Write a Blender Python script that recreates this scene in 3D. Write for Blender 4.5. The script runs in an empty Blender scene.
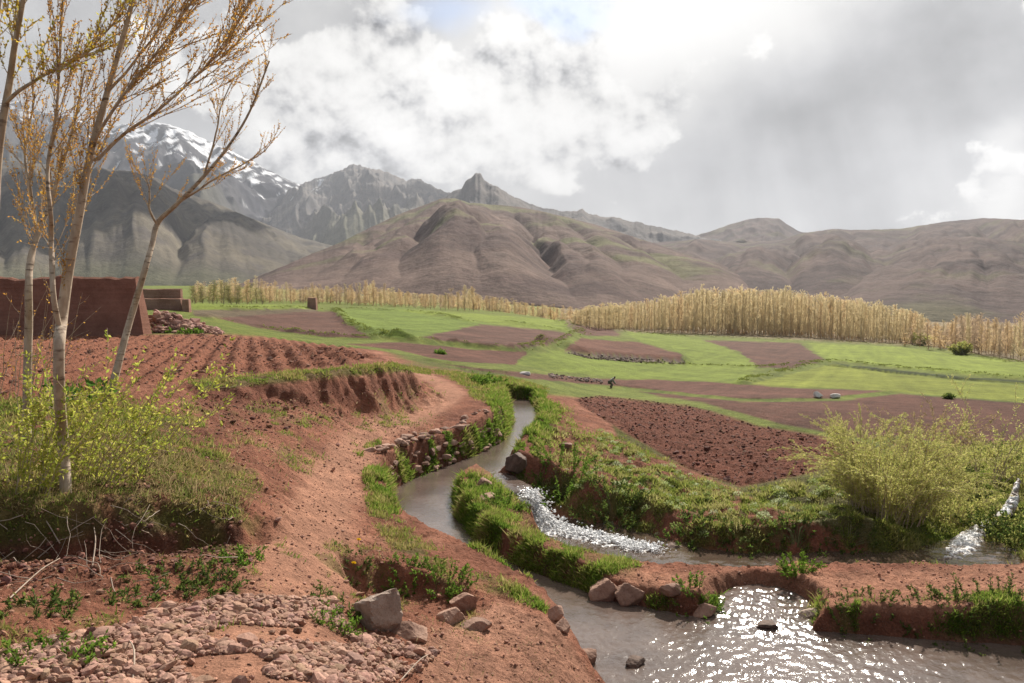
import bpy, math, random
import numpy as np
from mathutils import Vector, Matrix

random.seed(7)
rng = np.random.default_rng(7)
SC = bpy.context.scene
COL = SC.collection

# ------------------------------------------------------------------ camera
F = 796.0                      # focal length in pixels of a 1024 px wide frame (28 mm lens)
CZ = 3.3                       # camera height above the stream's water
PITCH = math.atan(41.5 / F)    # looking slightly down, horizon at y = 300
cam = bpy.data.cameras.new("camera")
cam.sensor_width = 36.0
cam.lens = 36.0 * F / 1024.0
cam.clip_start = 0.1
cam.clip_end = 40000.0
cam_o = bpy.data.objects.new("camera", cam)
cam_o.location = (0, 0, CZ)
cam_o.rotation_euler = (math.pi / 2 - PITCH, 0, 0)
COL.objects.link(cam_o)
SC.camera = cam_o

# ------------------------------------------------------------------ light
SUN_EL, SUN_AZ = math.radians(38.0), math.radians(20.0)   # azimuth right of the view
SUN_DIR = Vector((math.sin(SUN_AZ) * math.cos(SUN_EL), math.cos(SUN_AZ) * math.cos(SUN_EL), math.sin(SUN_EL)))
sun = bpy.data.lights.new("sun", 'SUN')
sun.energy = 5.0
sun.angle = math.radians(0.5)
sun.color = (1.0, 0.93, 0.83)
sun_o = bpy.data.objects.new("sun", sun)
sun_o.rotation_euler = (-SUN_DIR).to_track_quat('-Z', 'Y').to_euler()
COL.objects.link(sun_o)

SC.view_settings.view_transform = 'Standard'
SC.view_settings.look = 'None'
SC.view_settings.exposure = 0.80
SC.view_settings.gamma = 1.0
SC.view_settings.use_curve_mapping = False
SC.render.engine = 'CYCLES'
SC.cycles.use_denoising = True
SC.cycles.max_bounces = 6
SC.cycles.diffuse_bounces = 2
SC.cycles.glossy_bounces = 2
SC.cycles.transmission_bounces = 4
SC.cycles.transparent_max_bounces = 6
SC.cycles.volume_bounces = 0
SC.cycles.sample_clamp_indirect = 6.0
SC.cycles.caustics_reflective = False
SC.cycles.caustics_refractive = False


class NT:
    """small helper for writing node graphs as expressions"""
    def __init__(s, tree):
        s.t = tree
        tree.nodes.clear()

    def new(s, typ, **kw):
        n = s.t.nodes.new(typ)
        for k, v in kw.items():
            setattr(n, k, v)
        return n

    def put(s, sock, v):
        if isinstance(v, bpy.types.NodeSocket):
            s.t.links.new(v, sock)
        elif v is not None:
            sock.default_value = v

    def m(s, op, a, b=None, c=None, clamp=False):
        n = s.new('ShaderNodeMath', operation=op)
        n.use_clamp = clamp
        for i, v in enumerate((a, b, c)):
            if v is not None:
                s.put(n.inputs[i], v)
        return n.outputs[0]

    def mix(s, f, a, b, typ='RGBA', blend='MIX'):
        n = s.new('ShaderNodeMix', data_type=typ)
        if typ == 'RGBA':
            n.blend_type = blend
            s.put(n.inputs[0], f); s.put(n.inputs[6], a); s.put(n.inputs[7], b)
            return n.outputs[2]
        s.put(n.inputs[0], f); s.put(n.inputs[2], a); s.put(n.inputs[3], b)
        return n.outputs[0]

    def ramp(s, v, lo, hi, a=0.0, b=1.0, smooth=True):
        n = s.new('ShaderNodeMapRange')
        n.interpolation_type = 'SMOOTHSTEP' if smooth else 'LINEAR'
        n.clamp = True
        s.put(n.inputs[0], v); s.put(n.inputs[1], lo); s.put(n.inputs[2], hi); s.put(n.inputs[3], a); s.put(n.inputs[4], b)
        return n.outputs[0]

    def noise(s, vec, scale, detail=4.0, rough=0.55, dist=0.0, dims='3D'):
        n = s.new('ShaderNodeTexNoise', noise_dimensions=dims)
        s.put(n.inputs['Vector'], vec)
        n.inputs['Scale'].default_value = scale
        n.inputs['Detail'].default_value = detail
        n.inputs['Roughness'].default_value = rough
        n.inputs['Distortion'].default_value = dist
        return n.outputs[0]

    def xyz(s, x, y, z):
        n = s.new('ShaderNodeCombineXYZ')
        s.put(n.inputs[0], x); s.put(n.inputs[1], y); s.put(n.inputs[2], z)
        return n.outputs[0]


# ------------------------------------------------------------------ sky: Nishita sky behind broken spring clouds
def build_world():
    w = bpy.data.worlds.new("World")
    SC.world = w
    w.use_nodes = True
    T = NT(w.node_tree)
    sky = T.new('ShaderNodeTexSky', sky_type='NISHITA')
    sky.sun_disc = False
    sky.sun_elevation = SUN_EL
    sky.sun_rotation = SUN_AZ
    sky.altitude = 2500
    bg_sky = T.new('ShaderNodeBackground')
    T.put(bg_sky.inputs[0], sky.outputs[0]); bg_sky.inputs[1].default_value = 0.13
    tc = T.new('ShaderNodeTexCoord')
    sp = T.new('ShaderNodeSeparateXYZ')
    T.put(sp.inputs[0], tc.outputs['Generated'])
    x, y, z = sp.outputs
    K = 796.0
    u = T.m('MULTIPLY', T.m('ARCTAN2', x, y), K)            # azimuth and elevation of the direction
    v = T.m('MULTIPLY', T.m('ARCSINE', z), K)

    def uv(px, py):
        a = math.atan((px - 512) / F)
        return a * K, math.atan((300 - py) / F * math.cos(a)) * K

    # domain warp
    P0 = T.xyz(T.m('MULTIPLY', u, 1 / 150), T.m('MULTIPLY', v, 1 / 115), 0.0)
    wn = T.new('ShaderNodeTexNoise'); T.put(wn.inputs['Vector'], P0)
    wn.inputs['Scale'].default_value = 1.1; wn.inputs['Detail'].default_value = 5
    ws = T.new('ShaderNodeSeparateColor'); T.put(ws.inputs[0], wn.outputs['Color'])
    du = T.m('MULTIPLY', T.m('SUBTRACT', ws.outputs[0], 0.5), 150)
    dv = T.m('MULTIPLY', T.m('SUBTRACT', ws.outputs[1], 0.5), 110)
    uw = T.m('ADD', u, du); vw = T.m('ADD', v, dv)

    def blob(px, py, sx, sy, warp=True):
        a, b = uv(px, py)
        U, V = (uw, vw) if warp else (u, v)
        p = T.m('MULTIPLY', T.m('SUBTRACT', U, a), 1 / sx)
        q = T.m('MULTIPLY', T.m('SUBTRACT', V, b), 1 / sy)
        e = T.m('ADD', T.m('MULTIPLY', p, p), T.m('MULTIPLY', q, q))
        return T.m('POWER', 2.718, T.m('MULTIPLY', e, -1.0))

    def cloud_noise(ou, ov, sc=1.25, w=3.7, det=9.0):
        vec = T.xyz(T.m('ADD', T.m('MULTIPLY', u, 1 / 135), ou), T.m('ADD', T.m('MULTIPLY', v, 1 / 115), ov), w)
        return T.noise(vec, sc, det, 0.56, 0.0)
    n0 = cloud_noise(0.0, 0.0)
    n1 = cloud_noise(0.06, 0.13)
    emb = T.m('SUBTRACT', n0, n1)                       # lit rims towards the sun
    soft = cloud_noise(2.0, 5.0, 0.8, 9.1, 5.0)
    # high grey layer
    B = T.m('ADD', 0.53, T.m('MULTIPLY', T.m('SUBTRACT', soft, 0.5), 0.65))
    B = T.m('ADD', B, T.m('MULTIPLY', emb, 0.22))
    for (px, py, sx, sy, amp, wp) in (
            (665, 0, 175, 75, 0.58, False), (560, 110, 110, 65, 0.14, True), (1015, 195, 24, 34, 0.42, True), (1000, 140, 26, 20, 0.22, True),
            (860, 145, 130, 85, -0.22, True), (800, 95, 60, 40, -0.10, True), (930, 60, 130, 60, -0.08, True), (620, 165, 90, 35, -0.03, True),
            (60, 60, 150, 110, -0.04, False), (300, 90, 90, 60, -0.06, True)):
        B = T.m('ADD', B, T.m('MULTIPLY', blob(px, py, sx, sy, wp), amp))
    # cumulus heaps in front of it
    Cb = T.m('ADD', 0.72, T.m('MULTIPLY', emb, 4.0))
    fine0 = cloud_noise(0.3, 0.7, 3.2, 6.2, 6.0); fine1 = cloud_noise(0.325, 0.755, 3.2, 6.2, 6.0)
    Cb = T.m('ADD', Cb, T.m('MULTIPLY', T.m('SUBTRACT', fine0, fine1), 0.85))
    Cb = T.m('ADD', Cb, T.m('MULTIPLY', T.m('SUBTRACT', n0, 0.5), 0.35))
    for (px, py, sx, sy, amp, wp) in (
            (500, 30, 60, 50, 0.16, True), (560, 90, 100, 70, 0.14, True), (470, 172, 60, 16, 0.14, True), (530, 142, 75, 13, -0.12, True), (400, 120, 60, 30, -0.07, True),
            (280, 110, 100, 60, -0.08, True), (620, 170, 80, 30, -0.10, True), (400, 30, 60, 50, 0.05, True)):
        Cb = T.m('ADD', Cb, T.m('MULTIPLY', blob(px, py, sx, sy, wp), amp))
    cov = T.m('MULTIPLY', T.m('SUBTRACT', n0, 0.5), 2.6)
    for (px, py, sx, sy, amp) in ((520, 60, 90, 75, 0.75), (430, 130, 110, 65, 0.6), (600, 120, 90, 60, 0.45), (310, 110, 110, 75, 0.62), (240, 40, 90, 60, 0.45), (395, 30, 55, 45, 0.6), (1000, 170, 40, 70, .35)):
        cov = T.m('ADD', cov, T.m('MULTIPLY', blob(px, py, sx, sy), amp))
    cov = T.ramp(cov, 0.36, 0.52)
    B = T.mix(cov, B, Cb, 'FLOAT')
    # slanting rain streaks under the dark cloud
    st = T.noise(T.xyz(T.m('MULTIPLY', T.m('ADD', u, T.m('MULTIPLY', v, 0.25)), 1 / 34), T.m('MULTIPLY', v, 1 / 420), 0.0), 1.0, 3.0, 0.5)
    B = T.m('ADD', B, T.m('MULTIPLY', T.m('MULTIPLY', T.m('SUBTRACT', st, 0.5), 0.30), blob(850, 170, 170, 80, False)))
    # away from the sun the same clouds are less bright
    dp = T.new('ShaderNodeVectorMath', operation='DOT_PRODUCT')
    T.put(dp.inputs[0], tc.outputs['Generated']); dp.inputs[1].default_value = SUN_DIR
    far = T.ramp(dp.outputs['Value'], -0.2, 0.75, 0.30, 1.0)
    B = T.m('MULTIPLY', 0.655, T.m('SUBTRACT', 1.0, T.m('POWER', 2.718, T.m('MULTIPLY', T.m('POWER', T.m('MULTIPLY', T.m('MAXIMUM', B, 0.12), 1.66), 1.7), -1.0))))
    B = T.m('MULTIPLY', B, far)
    B = T.m('MULTIPLY', B, T.ramp(z, -0.25, -0.02, 0.25, 1.0))
    tint = T.mix(T.ramp(B, 0.22, 0.55), (0.955, 0.955, 0.97, 1), (1.0, 0.985, 0.955, 1))
    bg_c = T.new('ShaderNodeBackground')
    T.put(bg_c.inputs[0], tint); T.put(bg_c.inputs[1], B)
    # gaps of blue
    gap = T.m('ADD', T.m('MULTIPLY', blob(560, 8, 48, 26), 1.0), T.m('MULTIPLY', blob(455, 32, 40, 30), 0.45))
    gap = T.m('ADD', gap, T.m('MULTIPLY', blob(420, 5, 60, 25), 0.35))
    gap = T.m('SUBTRACT', gap, T.m('MULTIPLY', n0, 0.55))
    gap = T.ramp(gap, 0.0, 0.50, 0.0, 0.42)
    back = T.ramp(T.m('SUBTRACT', n0, T.m('MULTIPLY', dp.outputs['Value'], 0.3)), 0.55, 0.75, 0.0, 0.7)
    mx = T.new('ShaderNodeMixShader')
    T.put(mx.inputs[0], T.m('MAXIMUM', gap, back)); T.t.links.new(bg_c.outputs[0], mx.inputs[1]); T.t.links.new(bg_sky.outputs[0], mx.inputs[2])
    out = T.new('ShaderNodeOutputWorld')
    T.t.links.new(mx.outputs[0], out.inputs[0])
build_world()


# ------------------------------------------------------------------ helpers
def ray(px, py):
    a, b = (px - 512) / F, (341.5 - py) / F
    return a, math.cos(PITCH) + b * math.sin(PITCH), -math.sin(PITCH) + b * math.cos(PITCH)

def at_d(px, py, d):
    """world point on the pixel's ray at forward distance d"""
    a, y, z = ray(px, py)
    return np.array((a * d / y, d, CZ + z * d / y))

def at_z(px, py, z):
    a, y, dz = ray(px, py)
    k = (z - CZ) / dz
    return np.array((a * k, y * k, z))

def project(X, Y, Z):
    dz = Z - CZ
    c, s = math.cos(PITCH), math.sin(PITCH)
    dep = np.maximum(Y * c - dz * s, 1e-3)
    up = Y * s + dz * c
    return 512 + F * X / dep, 341.5 - F * up / dep

_perm = np.random.default_rng(11).permutation(256).astype(np.int64)
_perm = np.concatenate([_perm, _perm, _perm])
_ga = np.random.default_rng(12).uniform(0, 2 * np.pi, 256)
_gx, _gy = np.cos(_ga), np.sin(_ga)

def perlin(x, y, seed=0):
    x = np.asarray(x, float) + seed * 17.31; y = np.asarray(y, float) + seed * 9.77
    xi = np.floor(x); yi = np.floor(y)
    fx = x - xi; fy = y - yi
    xi = xi.astype(np.int64) & 255; yi = yi.astype(np.int64) & 255
    u = fx * fx * fx * (fx * (fx * 6 - 15) + 10); v = fy * fy * fy * (fy * (fy * 6 - 15) + 10)
    def g(ix, iy, dx, dy):
        h = _perm[_perm[ix & 255] + (iy & 255)]
        return _gx[h] * dx + _gy[h] * dy
    a = g(xi, yi, fx, fy); b = g(xi + 1, yi, fx - 1, fy)
    c = g(xi, yi + 1, fx, fy - 1); d = g(xi + 1, yi + 1, fx - 1, fy - 1)
    return 1.5 * ((a + u * (b - a)) + v * ((c + u * (d - c)) - (a + u * (b - a))))

def fbm(x, y, o=4, gain=0.5, seed=0, lac=2.03):
    r = 0; a = 1.0; t = 0
    for i in range(o):
        r = r + a * perlin(x, y, seed + i * 3); t += a
        a *= gain; x = x * lac; y = y * lac
    return r / t

def ridged(x, y, o=5, gain=0.5, seed=0, lac=2.1):
    r = 0; a = 1.0; t = 0; w = 1.0
    for i in range(o):
        n = 1 - np.abs(perlin(x, y, seed + i * 3)) * 1.6
        n = np.clip(n, 0, 1) ** 2
        r = r + a * n * w; t += a
        w = np.clip(n * 1.6, 0, 1)
        a *= gain; x = x * lac; y = y * lac
    return r / t

def sstep(a, b, x):
    t = np.clip((x - a) / (b - a), 0, 1)
    return t * t * (3 - 2 * t)

def seg_dist(x, y, pts, closed=False):
    """distance to a polyline and the nearest parameter (in vertex numbers)"""
    pts = np.asarray(pts, float)
    n = len(pts)
    best = np.full(np.shape(x), 1e18); par = np.zeros(np.shape(x))
    for i in range(n if closed else n - 1):
        a = pts[i]; b = pts[(i + 1) % n]
        dx, dy = b[0] - a[0], b[1] - a[1]
        L = dx * dx + dy * dy + 1e-12
        t = np.clip(((x - a[0]) * dx + (y - a[1]) * dy) / L, 0, 1)
        d = (x - a[0] - t * dx) ** 2 + (y - a[1] - t * dy) ** 2
        k = d < best
        best = np.where(k, d, best); par = np.where(k, i + t, par)
    return np.sqrt(best), par

def inside(x, y, pts):
    pts = np.asarray(pts, float)
    r = np.zeros(np.shape(x), bool)
    n = len(pts)
    for i in range(n):
        x0, y0 = pts[i][:2]; x1, y1 = pts[(i + 1) % n][:2]
        if y0 == y1:
            continue
        c = ((y0 > y) != (y1 > y)) & (x < (x1 - x0) * (y - y0) / (y1 - y0) + x0)
        r ^= c
    return r

def sdf(x, y, pts):
    d, _ = seg_dist(x, y, pts, True)
    return np.where(inside(x, y, pts), -d, d)

def smooth_line(pts, n=6):
    """Catmull-Rom through points"""
    pts = np.asarray(pts, float)
    P = np.vstack([2 * pts[0] - pts[1], pts, 2 * pts[-1] - pts[-2]])
    out = []
    for i in range(1, len(P) - 2):
        p0, p1, p2, p3 = P[i - 1], P[i], P[i + 1], P[i + 2]
        for k in range(n):
            t = k / n
            out.append(0.5 * ((2 * p1) + (-p0 + p2) * t + (2 * p0 - 5 * p1 + 4 * p2 - p3) * t * t + (-p0 + 3 * p1 - 3 * p2 + p3) * t ** 3))
    out.append(P[-2])
    return np.array(out)

def mesh_np(name, V, faces, mat=None, col=None, smooth=True, parent=None, link=True):
    """V (n,3); faces: list of int arrays (m,k)"""
    me = bpy.data.meshes.new(name)
    V = np.ascontiguousarray(V, np.float32)
    me.vertices.add(len(V)); me.vertices.foreach_set('co', V.ravel())
    faces = [np.asarray(f, np.int32) for f in faces if len(f)]
    lt = np.concatenate([np.full(len(f), f.shape[1], np.int32) for f in faces])
    li = np.concatenate([f.ravel() for f in faces])
    ls = np.concatenate([[0], np.cumsum(lt)[:-1]]).astype(np.int32)
    me.loops.add(len(li)); me.loops.foreach_set('vertex_index', li)
    me.polygons.add(len(lt)); me.polygons.foreach_set('loop_start', ls)
    me.polygons.foreach_set('use_smooth', np.full(len(lt), smooth, bool))
    if col is not None:
        a = me.color_attributes.new('Col', 'FLOAT_COLOR', 'POINT')
        c = np.ones((len(V), 4), np.float32); c[:, :3] = col
        a.data.foreach_set('color', c.ravel())
    me.update(calc_edges=True)
    me.validate()
    if mat:
        me.materials.append(mat)
    o = bpy.data.objects.new(name, me)
    if link:
        COL.objects.link(o)
    if parent is not None:
        o.parent = parent
    return o

def tag(o, label=None, cat=None, group=None, kind=None):
    if label: o['label'] = label
    if cat: o['category'] = cat
    if group: o['group'] = group
    if kind: o['kind'] = kind
    return o

def empty(name, loc, rz=0.0):
    o = bpy.data.objects.new(name, None)
    COL.objects.link(o)
    o.location = loc; o.rotation_euler = (0, 0, rz)
    o.empty_display_size = 0.2
    return o

def rows_faces(nr, nc):
    i = np.arange(nr - 1)[:, None] * nc + np.arange(nc - 1)[None, :]
    i = i.ravel()
    return np.stack([i, i + 1, i + nc + 1, i + nc], 1)


# ------------------------------------------------------------------ materials
MATS = {}
def mat_new(name):
    m = bpy.data.materials.new(name)
    m.use_nodes = True
    T = NT(m.node_tree)
    out = T.new('ShaderNodeOutputMaterial')
    MATS[name] = m
    return m, T, out

def m_vcol(name, rough=0.9, var=0.35, scales=(3.0, 40.0), bump=((25.0, 0.6, 0.02),), spec=0.2, tint=None):
    """surface whose zone colours come from the mesh, broken up by procedural noise, with bump"""
    m, T, out = mat_new(name)
    at = T.new('ShaderNodeAttribute'); at.attribute_name = 'Col'
    geo = T.new('ShaderNodeNewGeometry')
    pos = geo.outputs['Position']
    c = at.outputs['Color']
    f = None
    for i, s in enumerate(scales):
        n = T.ramp(T.noise(pos, s, 6.0, 0.65), 0.3, 0.7, 1 - var, 1 + var, False)
        f = n if f is None else T.m('MULTIPLY', f, n)
    vm = T.new('ShaderNodeVectorMath', operation='SCALE')
    T.put(vm.inputs[0], c); T.put(vm.inputs['Scale'], f)
    b = T.new('ShaderNodeBsdfPrincipled')
    T.put(b.inputs['Base Color'], vm.outputs[0])
    b.inputs['Roughness'].default_value = rough
    b.inputs['Specular IOR Level'].default_value = spec
    nrm = None
    for (s, st, dist) in bump:
        bp = T.new('ShaderNodeBump')
        bp.inputs['Strength'].default_value = st; bp.inputs['Distance'].default_value = dist
        T.put(bp.inputs['Height'], T.noise(pos, s, 7.0, 0.62))
        if nrm is not None: T.put(bp.inputs['Normal'], nrm)
        nrm = bp.outputs[0]
    if nrm is not None: T.put(b.inputs['Normal'], nrm)
    T.t.links.new(b.outputs[0], out.inputs[0])
    return m

def m_leaf(name, trans=0.5, gloss=0.0):
    m, T, out = mat_new(name)
    at = T.new('ShaderNodeAttribute'); at.attribute_name = 'Col'
    d = T.new('ShaderNodeBsdfDiffuse'); t = T.new('ShaderNodeBsdfTranslucent')
    T.put(d.inputs[0], at.outputs['Color']); T.put(t.inputs[0], at.outputs['Color'])
    mx = T.new('ShaderNodeMixShader'); mx.inputs[0].default_value = trans
    T.t.links.new(d.outputs[0], mx.inputs[1]); T.t.links.new(t.outputs[0], mx.inputs[2])
    T.t.links.new(mx.outputs[0], out.inputs[0])
    return m

def m_rock(name, c0, c1, scale=6.0, bump=0.03):
    m, T, out = mat_new(name)
    tc = T.new('ShaderNodeTexCoord'); geo = T.new('ShaderNodeNewGeometry')
    n = T.noise(geo.outputs['Position'], scale, 8.0, 0.65, 0.4)
    n2 = T.noise(geo.outputs['Position'], scale * 9, 6.0, 0.7)
    f = T.ramp(T.m('ADD', T.m('MULTIPLY', n, 0.7), T.m('MULTIPLY', n2, 0.3)), 0.32, 0.68)
    oi = T.new('ShaderNodeObjectInfo')
    col = T.mix(f, (*c0, 1), (*c1, 1))
    vm = T.new('ShaderNodeVectorMath', operation='SCALE')
    T.put(vm.inputs[0], col); T.put(vm.inputs['Scale'], T.ramp(oi.outputs['Random'], 0, 1, 0.8, 1.15, False))
    b = T.new('ShaderNodeBsdfPrincipled')
    T.put(b.inputs['Base Color'], vm.outputs[0]); b.inputs['Roughness'].default_value = 0.85
    b.inputs['Specular IOR Level'].default_value = 0.25
    bp = T.new('ShaderNodeBump'); bp.inputs['Strength'].default_value = 0.8; bp.inputs['Distance'].default_value = bump
    T.put(bp.inputs['Height'], T.noise(geo.outputs['Position'], scale * 3, 9.0, 0.65))
    T.put(b.inputs['Normal'], bp.outputs[0])
    T.t.links.new(b.outputs[0], out.inputs[0])
    return m

def m_water(name, base, rough=0.06, scale=9.0, strength=0.35, stretch=(1, 1)):
    m, T, out = mat_new(name)
    geo = T.new('ShaderNodeNewGeometry')
    mp = T.new('ShaderNodeMapping'); mp.inputs['Scale'].default_value = (stretch[0], stretch[1], 1)
    T.put(mp.inputs['Vector'], geo.outputs['Position'])
    b = T.new('ShaderNodeBsdfPrincipled')
    n = T.noise(geo.outputs['Position'], 1.5, 4.0, 0.6)
    T.put(b.inputs['Base Color'], T.mix(T.ramp(n, 0.3, 0.7), (*[c * 0.75 for c in base], 1), (*[c * 1.2 for c in base], 1)))
    b.inputs['Roughness'].default_value = rough
    b.inputs['IOR'].default_value = 1.45
    b.inputs['Specular IOR Level'].default_value = 0.9
    h = T.m('ADD', T.noise(mp.outputs[0], scale, 3.0, 0.55, 0.6), T.m('MULTIPLY', T.noise(mp.outputs[0], scale * 4.3, 2.0, 0.5, 0.3), 0.3))
    bp = T.new('ShaderNodeBump'); bp.inputs['Strength'].default_value = strength; bp.inputs['Distance'].default_value = 0.05
    T.put(bp.inputs['Height'], h)
    T.put(b.inputs['Normal'], bp.outputs[0])
    T.t.links.new(b.outputs[0], out.inputs[0])
    return m

# ------------------------------------------------------------------ ground
class TPS:
    """thin-plate surface through surveyed ground points, in (bearing, log range)"""
    def __init__(s, pts, lam=1e-4):
        p = np.asarray(pts, float)
        s.q = s.co(p[:, 0], p[:, 1]); n = len(p)
        A = np.zeros((n + 3, n + 3))
        A[:n, :n] = s.k(s.q[:, None, :] - s.q[None, :, :]) + lam * np.eye(n)
        A[:n, n] = 1; A[:n, n + 1:] = s.q; A[n, :n] = 1; A[n + 1:, :n] = s.q.T
        s.w = np.linalg.solve(A, np.concatenate([p[:, 2], [0, 0, 0]]))
        # coarse lookup table
        s.t0, s.t1, s.nt = -1.0, 1.0, 240
        s.l0, s.l1, s.nl = math.log(1.2), math.log(900), 300
        T, L = np.meshgrid(np.linspace(s.t0, s.t1, s.nt), np.linspace(s.l0, s.l1, s.nl), indexing='ij')
        s.tab = s.ev(np.stack([T.ravel() * 2.2, L.ravel()], 1)).reshape(s.nt, s.nl)
    def co(s, x, y):
        return np.stack([np.clip(np.arctan2(x, y), -1.0, 1.0) * 2.2, np.log(np.clip(np.hypot(x, y), 1.2, 900))], -1)
    def k(s, d):
        r2 = (d ** 2).sum(-1)
        return 0.5 * r2 * np.log(r2 + 1e-12)
    def ev(s, q):
        out = np.zeros(len(q))
        for i in range(0, len(q), 20000):
            c = q[i:i + 20000]
            out[i:i + 20000] = s.k(c[:, None, :] - s.q[None]) @ s.w[:-3] + s.w[-3] + c @ s.w[-2:]
        return out
    def __call__(s, x, y):
        q = s.co(np.asarray(x, float), np.asarray(y, float))
        a = (q[..., 0] / 2.2 - s.t0) / (s.t1 - s.t0) * (s.nt - 1); b = (q[..., 1] - s.l0) / (s.l1 - s.l0) * (s.nl - 1)
        i = np.clip(a.astype(int), 0, s.nt - 2); j = np.clip(b.astype(int), 0, s.nl - 2)
        a = a - i; b = b - j; t = s.tab
        return (t[i, j] * (1 - a) + t[i + 1, j] * a) * (1 - b) + (t[i, j + 1] * (1 - a) + t[i + 1, j + 1] * a) * b

FAR = [(170, 322, 45), (190, 311, 62), (60, 318, 55), (-150, 320, 50), (300, 312, 95), (240, 306, 130), (100, 303, 140), (-200, 303, 140),
       (330, 303, 210), (200, 302, 220), (60, 296, 300), (-300, 296, 300), (300, 296, 420), (0, 288, 600), (200, 286, 600), (330, 292, 620),
       (300, 336, 55), (250, 326, 66), (400, 341, 58), (450, 345, 63), (400, 322, 100), (450, 330, 88), (480, 318, 130), (400, 308, 185), (500, 312, 200), (565, 322, 180),
       (450, 360, 45), (520, 348, 66), (470, 372, 36), (520, 372, 40), (565, 335, 115), (500, 304, 420), (560, 308, 620), (460, 302, 620),
       (612, 387, 53), (600, 400, 33), (560, 385, 44), (590, 331, 215), (640, 345, 112), (640, 366, 76), (700, 366, 84), (700, 333, 230), (640, 331, 235),
       (700, 381, 60), (800, 388, 52), (800, 372, 80), (820, 362, 100), (800, 338, 215), (900, 344, 190), (900, 352, 140), (925, 374, 75), (900, 391, 50),
       (1000, 362, 120), (1024, 361, 150), (960, 352, 165), (1024, 384, 62), (1100, 362, 140), (1200, 380, 70), (1000, 403, 42), (900, 400, 42), (800, 402, 40),
       (700, 402, 36), (1200, 400, 45), (700, 322, 420), (900, 326, 420), (1024, 328, 420), (1200, 330, 420), (800, 314, 800), (1100, 316, 800), (600, 312, 800)]
LOWER = [(300, 683, 3.9), (100, 683, 3.6), (0, 683, 3.5), (-150, 683, 3.3), (0, 600, 4.7), (-200, 600, 4.6), (100, 560, 5.8), (200, 600, 5.2), (250, 560, 6.1), (200, 540, 6.6), (0, 560, 5.7), (-200, 560, 5.6),
         (300, 560, 6.6), (240, 500, 8.0), (300, 500, 9.0), (260, 450, 10.5), (330, 470, 11.5), (300, 420, 13.2), (360, 440, 14.3), (370, 405, 17.3), (400, 410, 18.2), (250, 420, 12.6),
         (440, 392, 22), (450, 380, 26), (480, 393, 22), (490, 420, 17.3), (425, 445, 14.9), (375, 470, 12.4), (370, 500, 10.8), (395, 540, 8.9), (345, 530, 8.7), (335, 590, 6.4),
         (430, 556, 8.4), (500, 600, 7.4), (548, 622, 6.9), (500, 640, 6.35), (430, 650, 5.7), (550, 683, 5.85), (400, 683, 4.9), (610, 690, 6.5), (480, 683, 5.3),
         (472, 490, 12.2), (500, 525, 10.5), (560, 558, 9.2), (620, 580, 8.6), (700, 585, 8.45), (760, 590, 8.3), (900, 588, 8.3), (1000, 588, 8.1), (860, 572, 8.9), (1000, 570, 8.9), (720, 573, 8.95), (1150, 590, 8.0),
         (545, 455, 15.8), (560, 430, 18.5), (600, 440, 18.5), (540, 400, 24.2), (530, 388, 27), (505, 385, 27), (640, 470, 16), (575, 405, 25),
         (640, 482, 15.0), (700, 500, 14.2), (800, 505, 13.7), (700, 440, 20.8), (640, 420, 23.5), (800, 470, 16.3), (850, 441, 22), (900, 422, 28), (1000, 440, 26), (900, 480, 16), (1000, 485, 16.5), (1000, 530, 13.6), (1024, 548, 12.4), (1150, 520, 13.0), (1150, 460, 20),
         (700, 640, 6.9), (900, 660, 6.6), (1100, 690, 5.8), (800, 760, 5.0), (500, 800, 3.9), (300, 900, 2.5), (100, 900, 2.3), (-100, 900, 2.2)]
UPPER = [(0, 500, 6.2), (100, 503, 6.3), (210, 505, 6.9), (65, 475, 7.3), (150, 450, 8.3), (107, 400, 12), (200, 388, 13.8), (300, 378, 15.3), (400, 368, 19), (250, 364, 19.2), (150, 350, 25), (100, 335, 36),
         (375, 353, 23.6), (300, 345, 28), (190, 338, 33), (-200, 500, 6.0), (-200, 420, 9.5), (-200, 350, 24), (0, 400, 11.5), (0, 334, 36), (220, 440, 10), (420, 372, 20)]
def ctl(L, extra=()):
    out = [at_d(*p) for p in L] + [np.array(e) for e in extra]
    return out
under = [(-1.5, -0.5, 1.75), (1.5, -0.5, 1.5), (0, 0.9, 1.7), (0.8, 1.2, 1.4), (-0.8, 1.2, 1.7)]
LOW = TPS(ctl(LOWER + FAR, under))
UPP = TPS(ctl(UPPER + FAR))

def PD(px, d):
    return at_d(px, 400, d)[:2]
def PZ(px, py, z):
    return at_z(px, py, z)[:2]

# the raised terrace on the left: bench with shrubs, ploughed field, yard
UB = [(PZ(-300, 548, 1.40), .16), (PZ(-100, 550, 1.40), .16), (PZ(0, 552, 1.40), .16), (PZ(60, 550, 1.38), .16), (PZ(130, 540, 1.36), .15), (PZ(190, 532, 1.32), .15), (PZ(238, 528, 1.30), .2),
      (PD(258, 7.5), .55), (PD(236, 9.3), 1.1), (PD(212, 12.2), .8), (PD(196, 13.7), .40), (PD(240, 14.2), .38), (PD(300, 15.0), .40), (PD(370, 16.9), .42), (PD(408, 18.6), .45), (PD(424, 20), .6),
      (PD(402, 22.6), 1.2), (PD(377, 25.5), 1.6), (PD(300, 31), 2.0), (PD(250, 36), 2.0), (PD(190, 42), 2.0), (PD(160, 55), 3.0), (PD(-100, 100), 5.0), (PD(-900, 110), 5.0), (PD(-900, 20), .5)]
UBP = np.array([p for p, w in UB]); UBW = np.array([w for p, w in UB] + [UB[0][1]])

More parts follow.
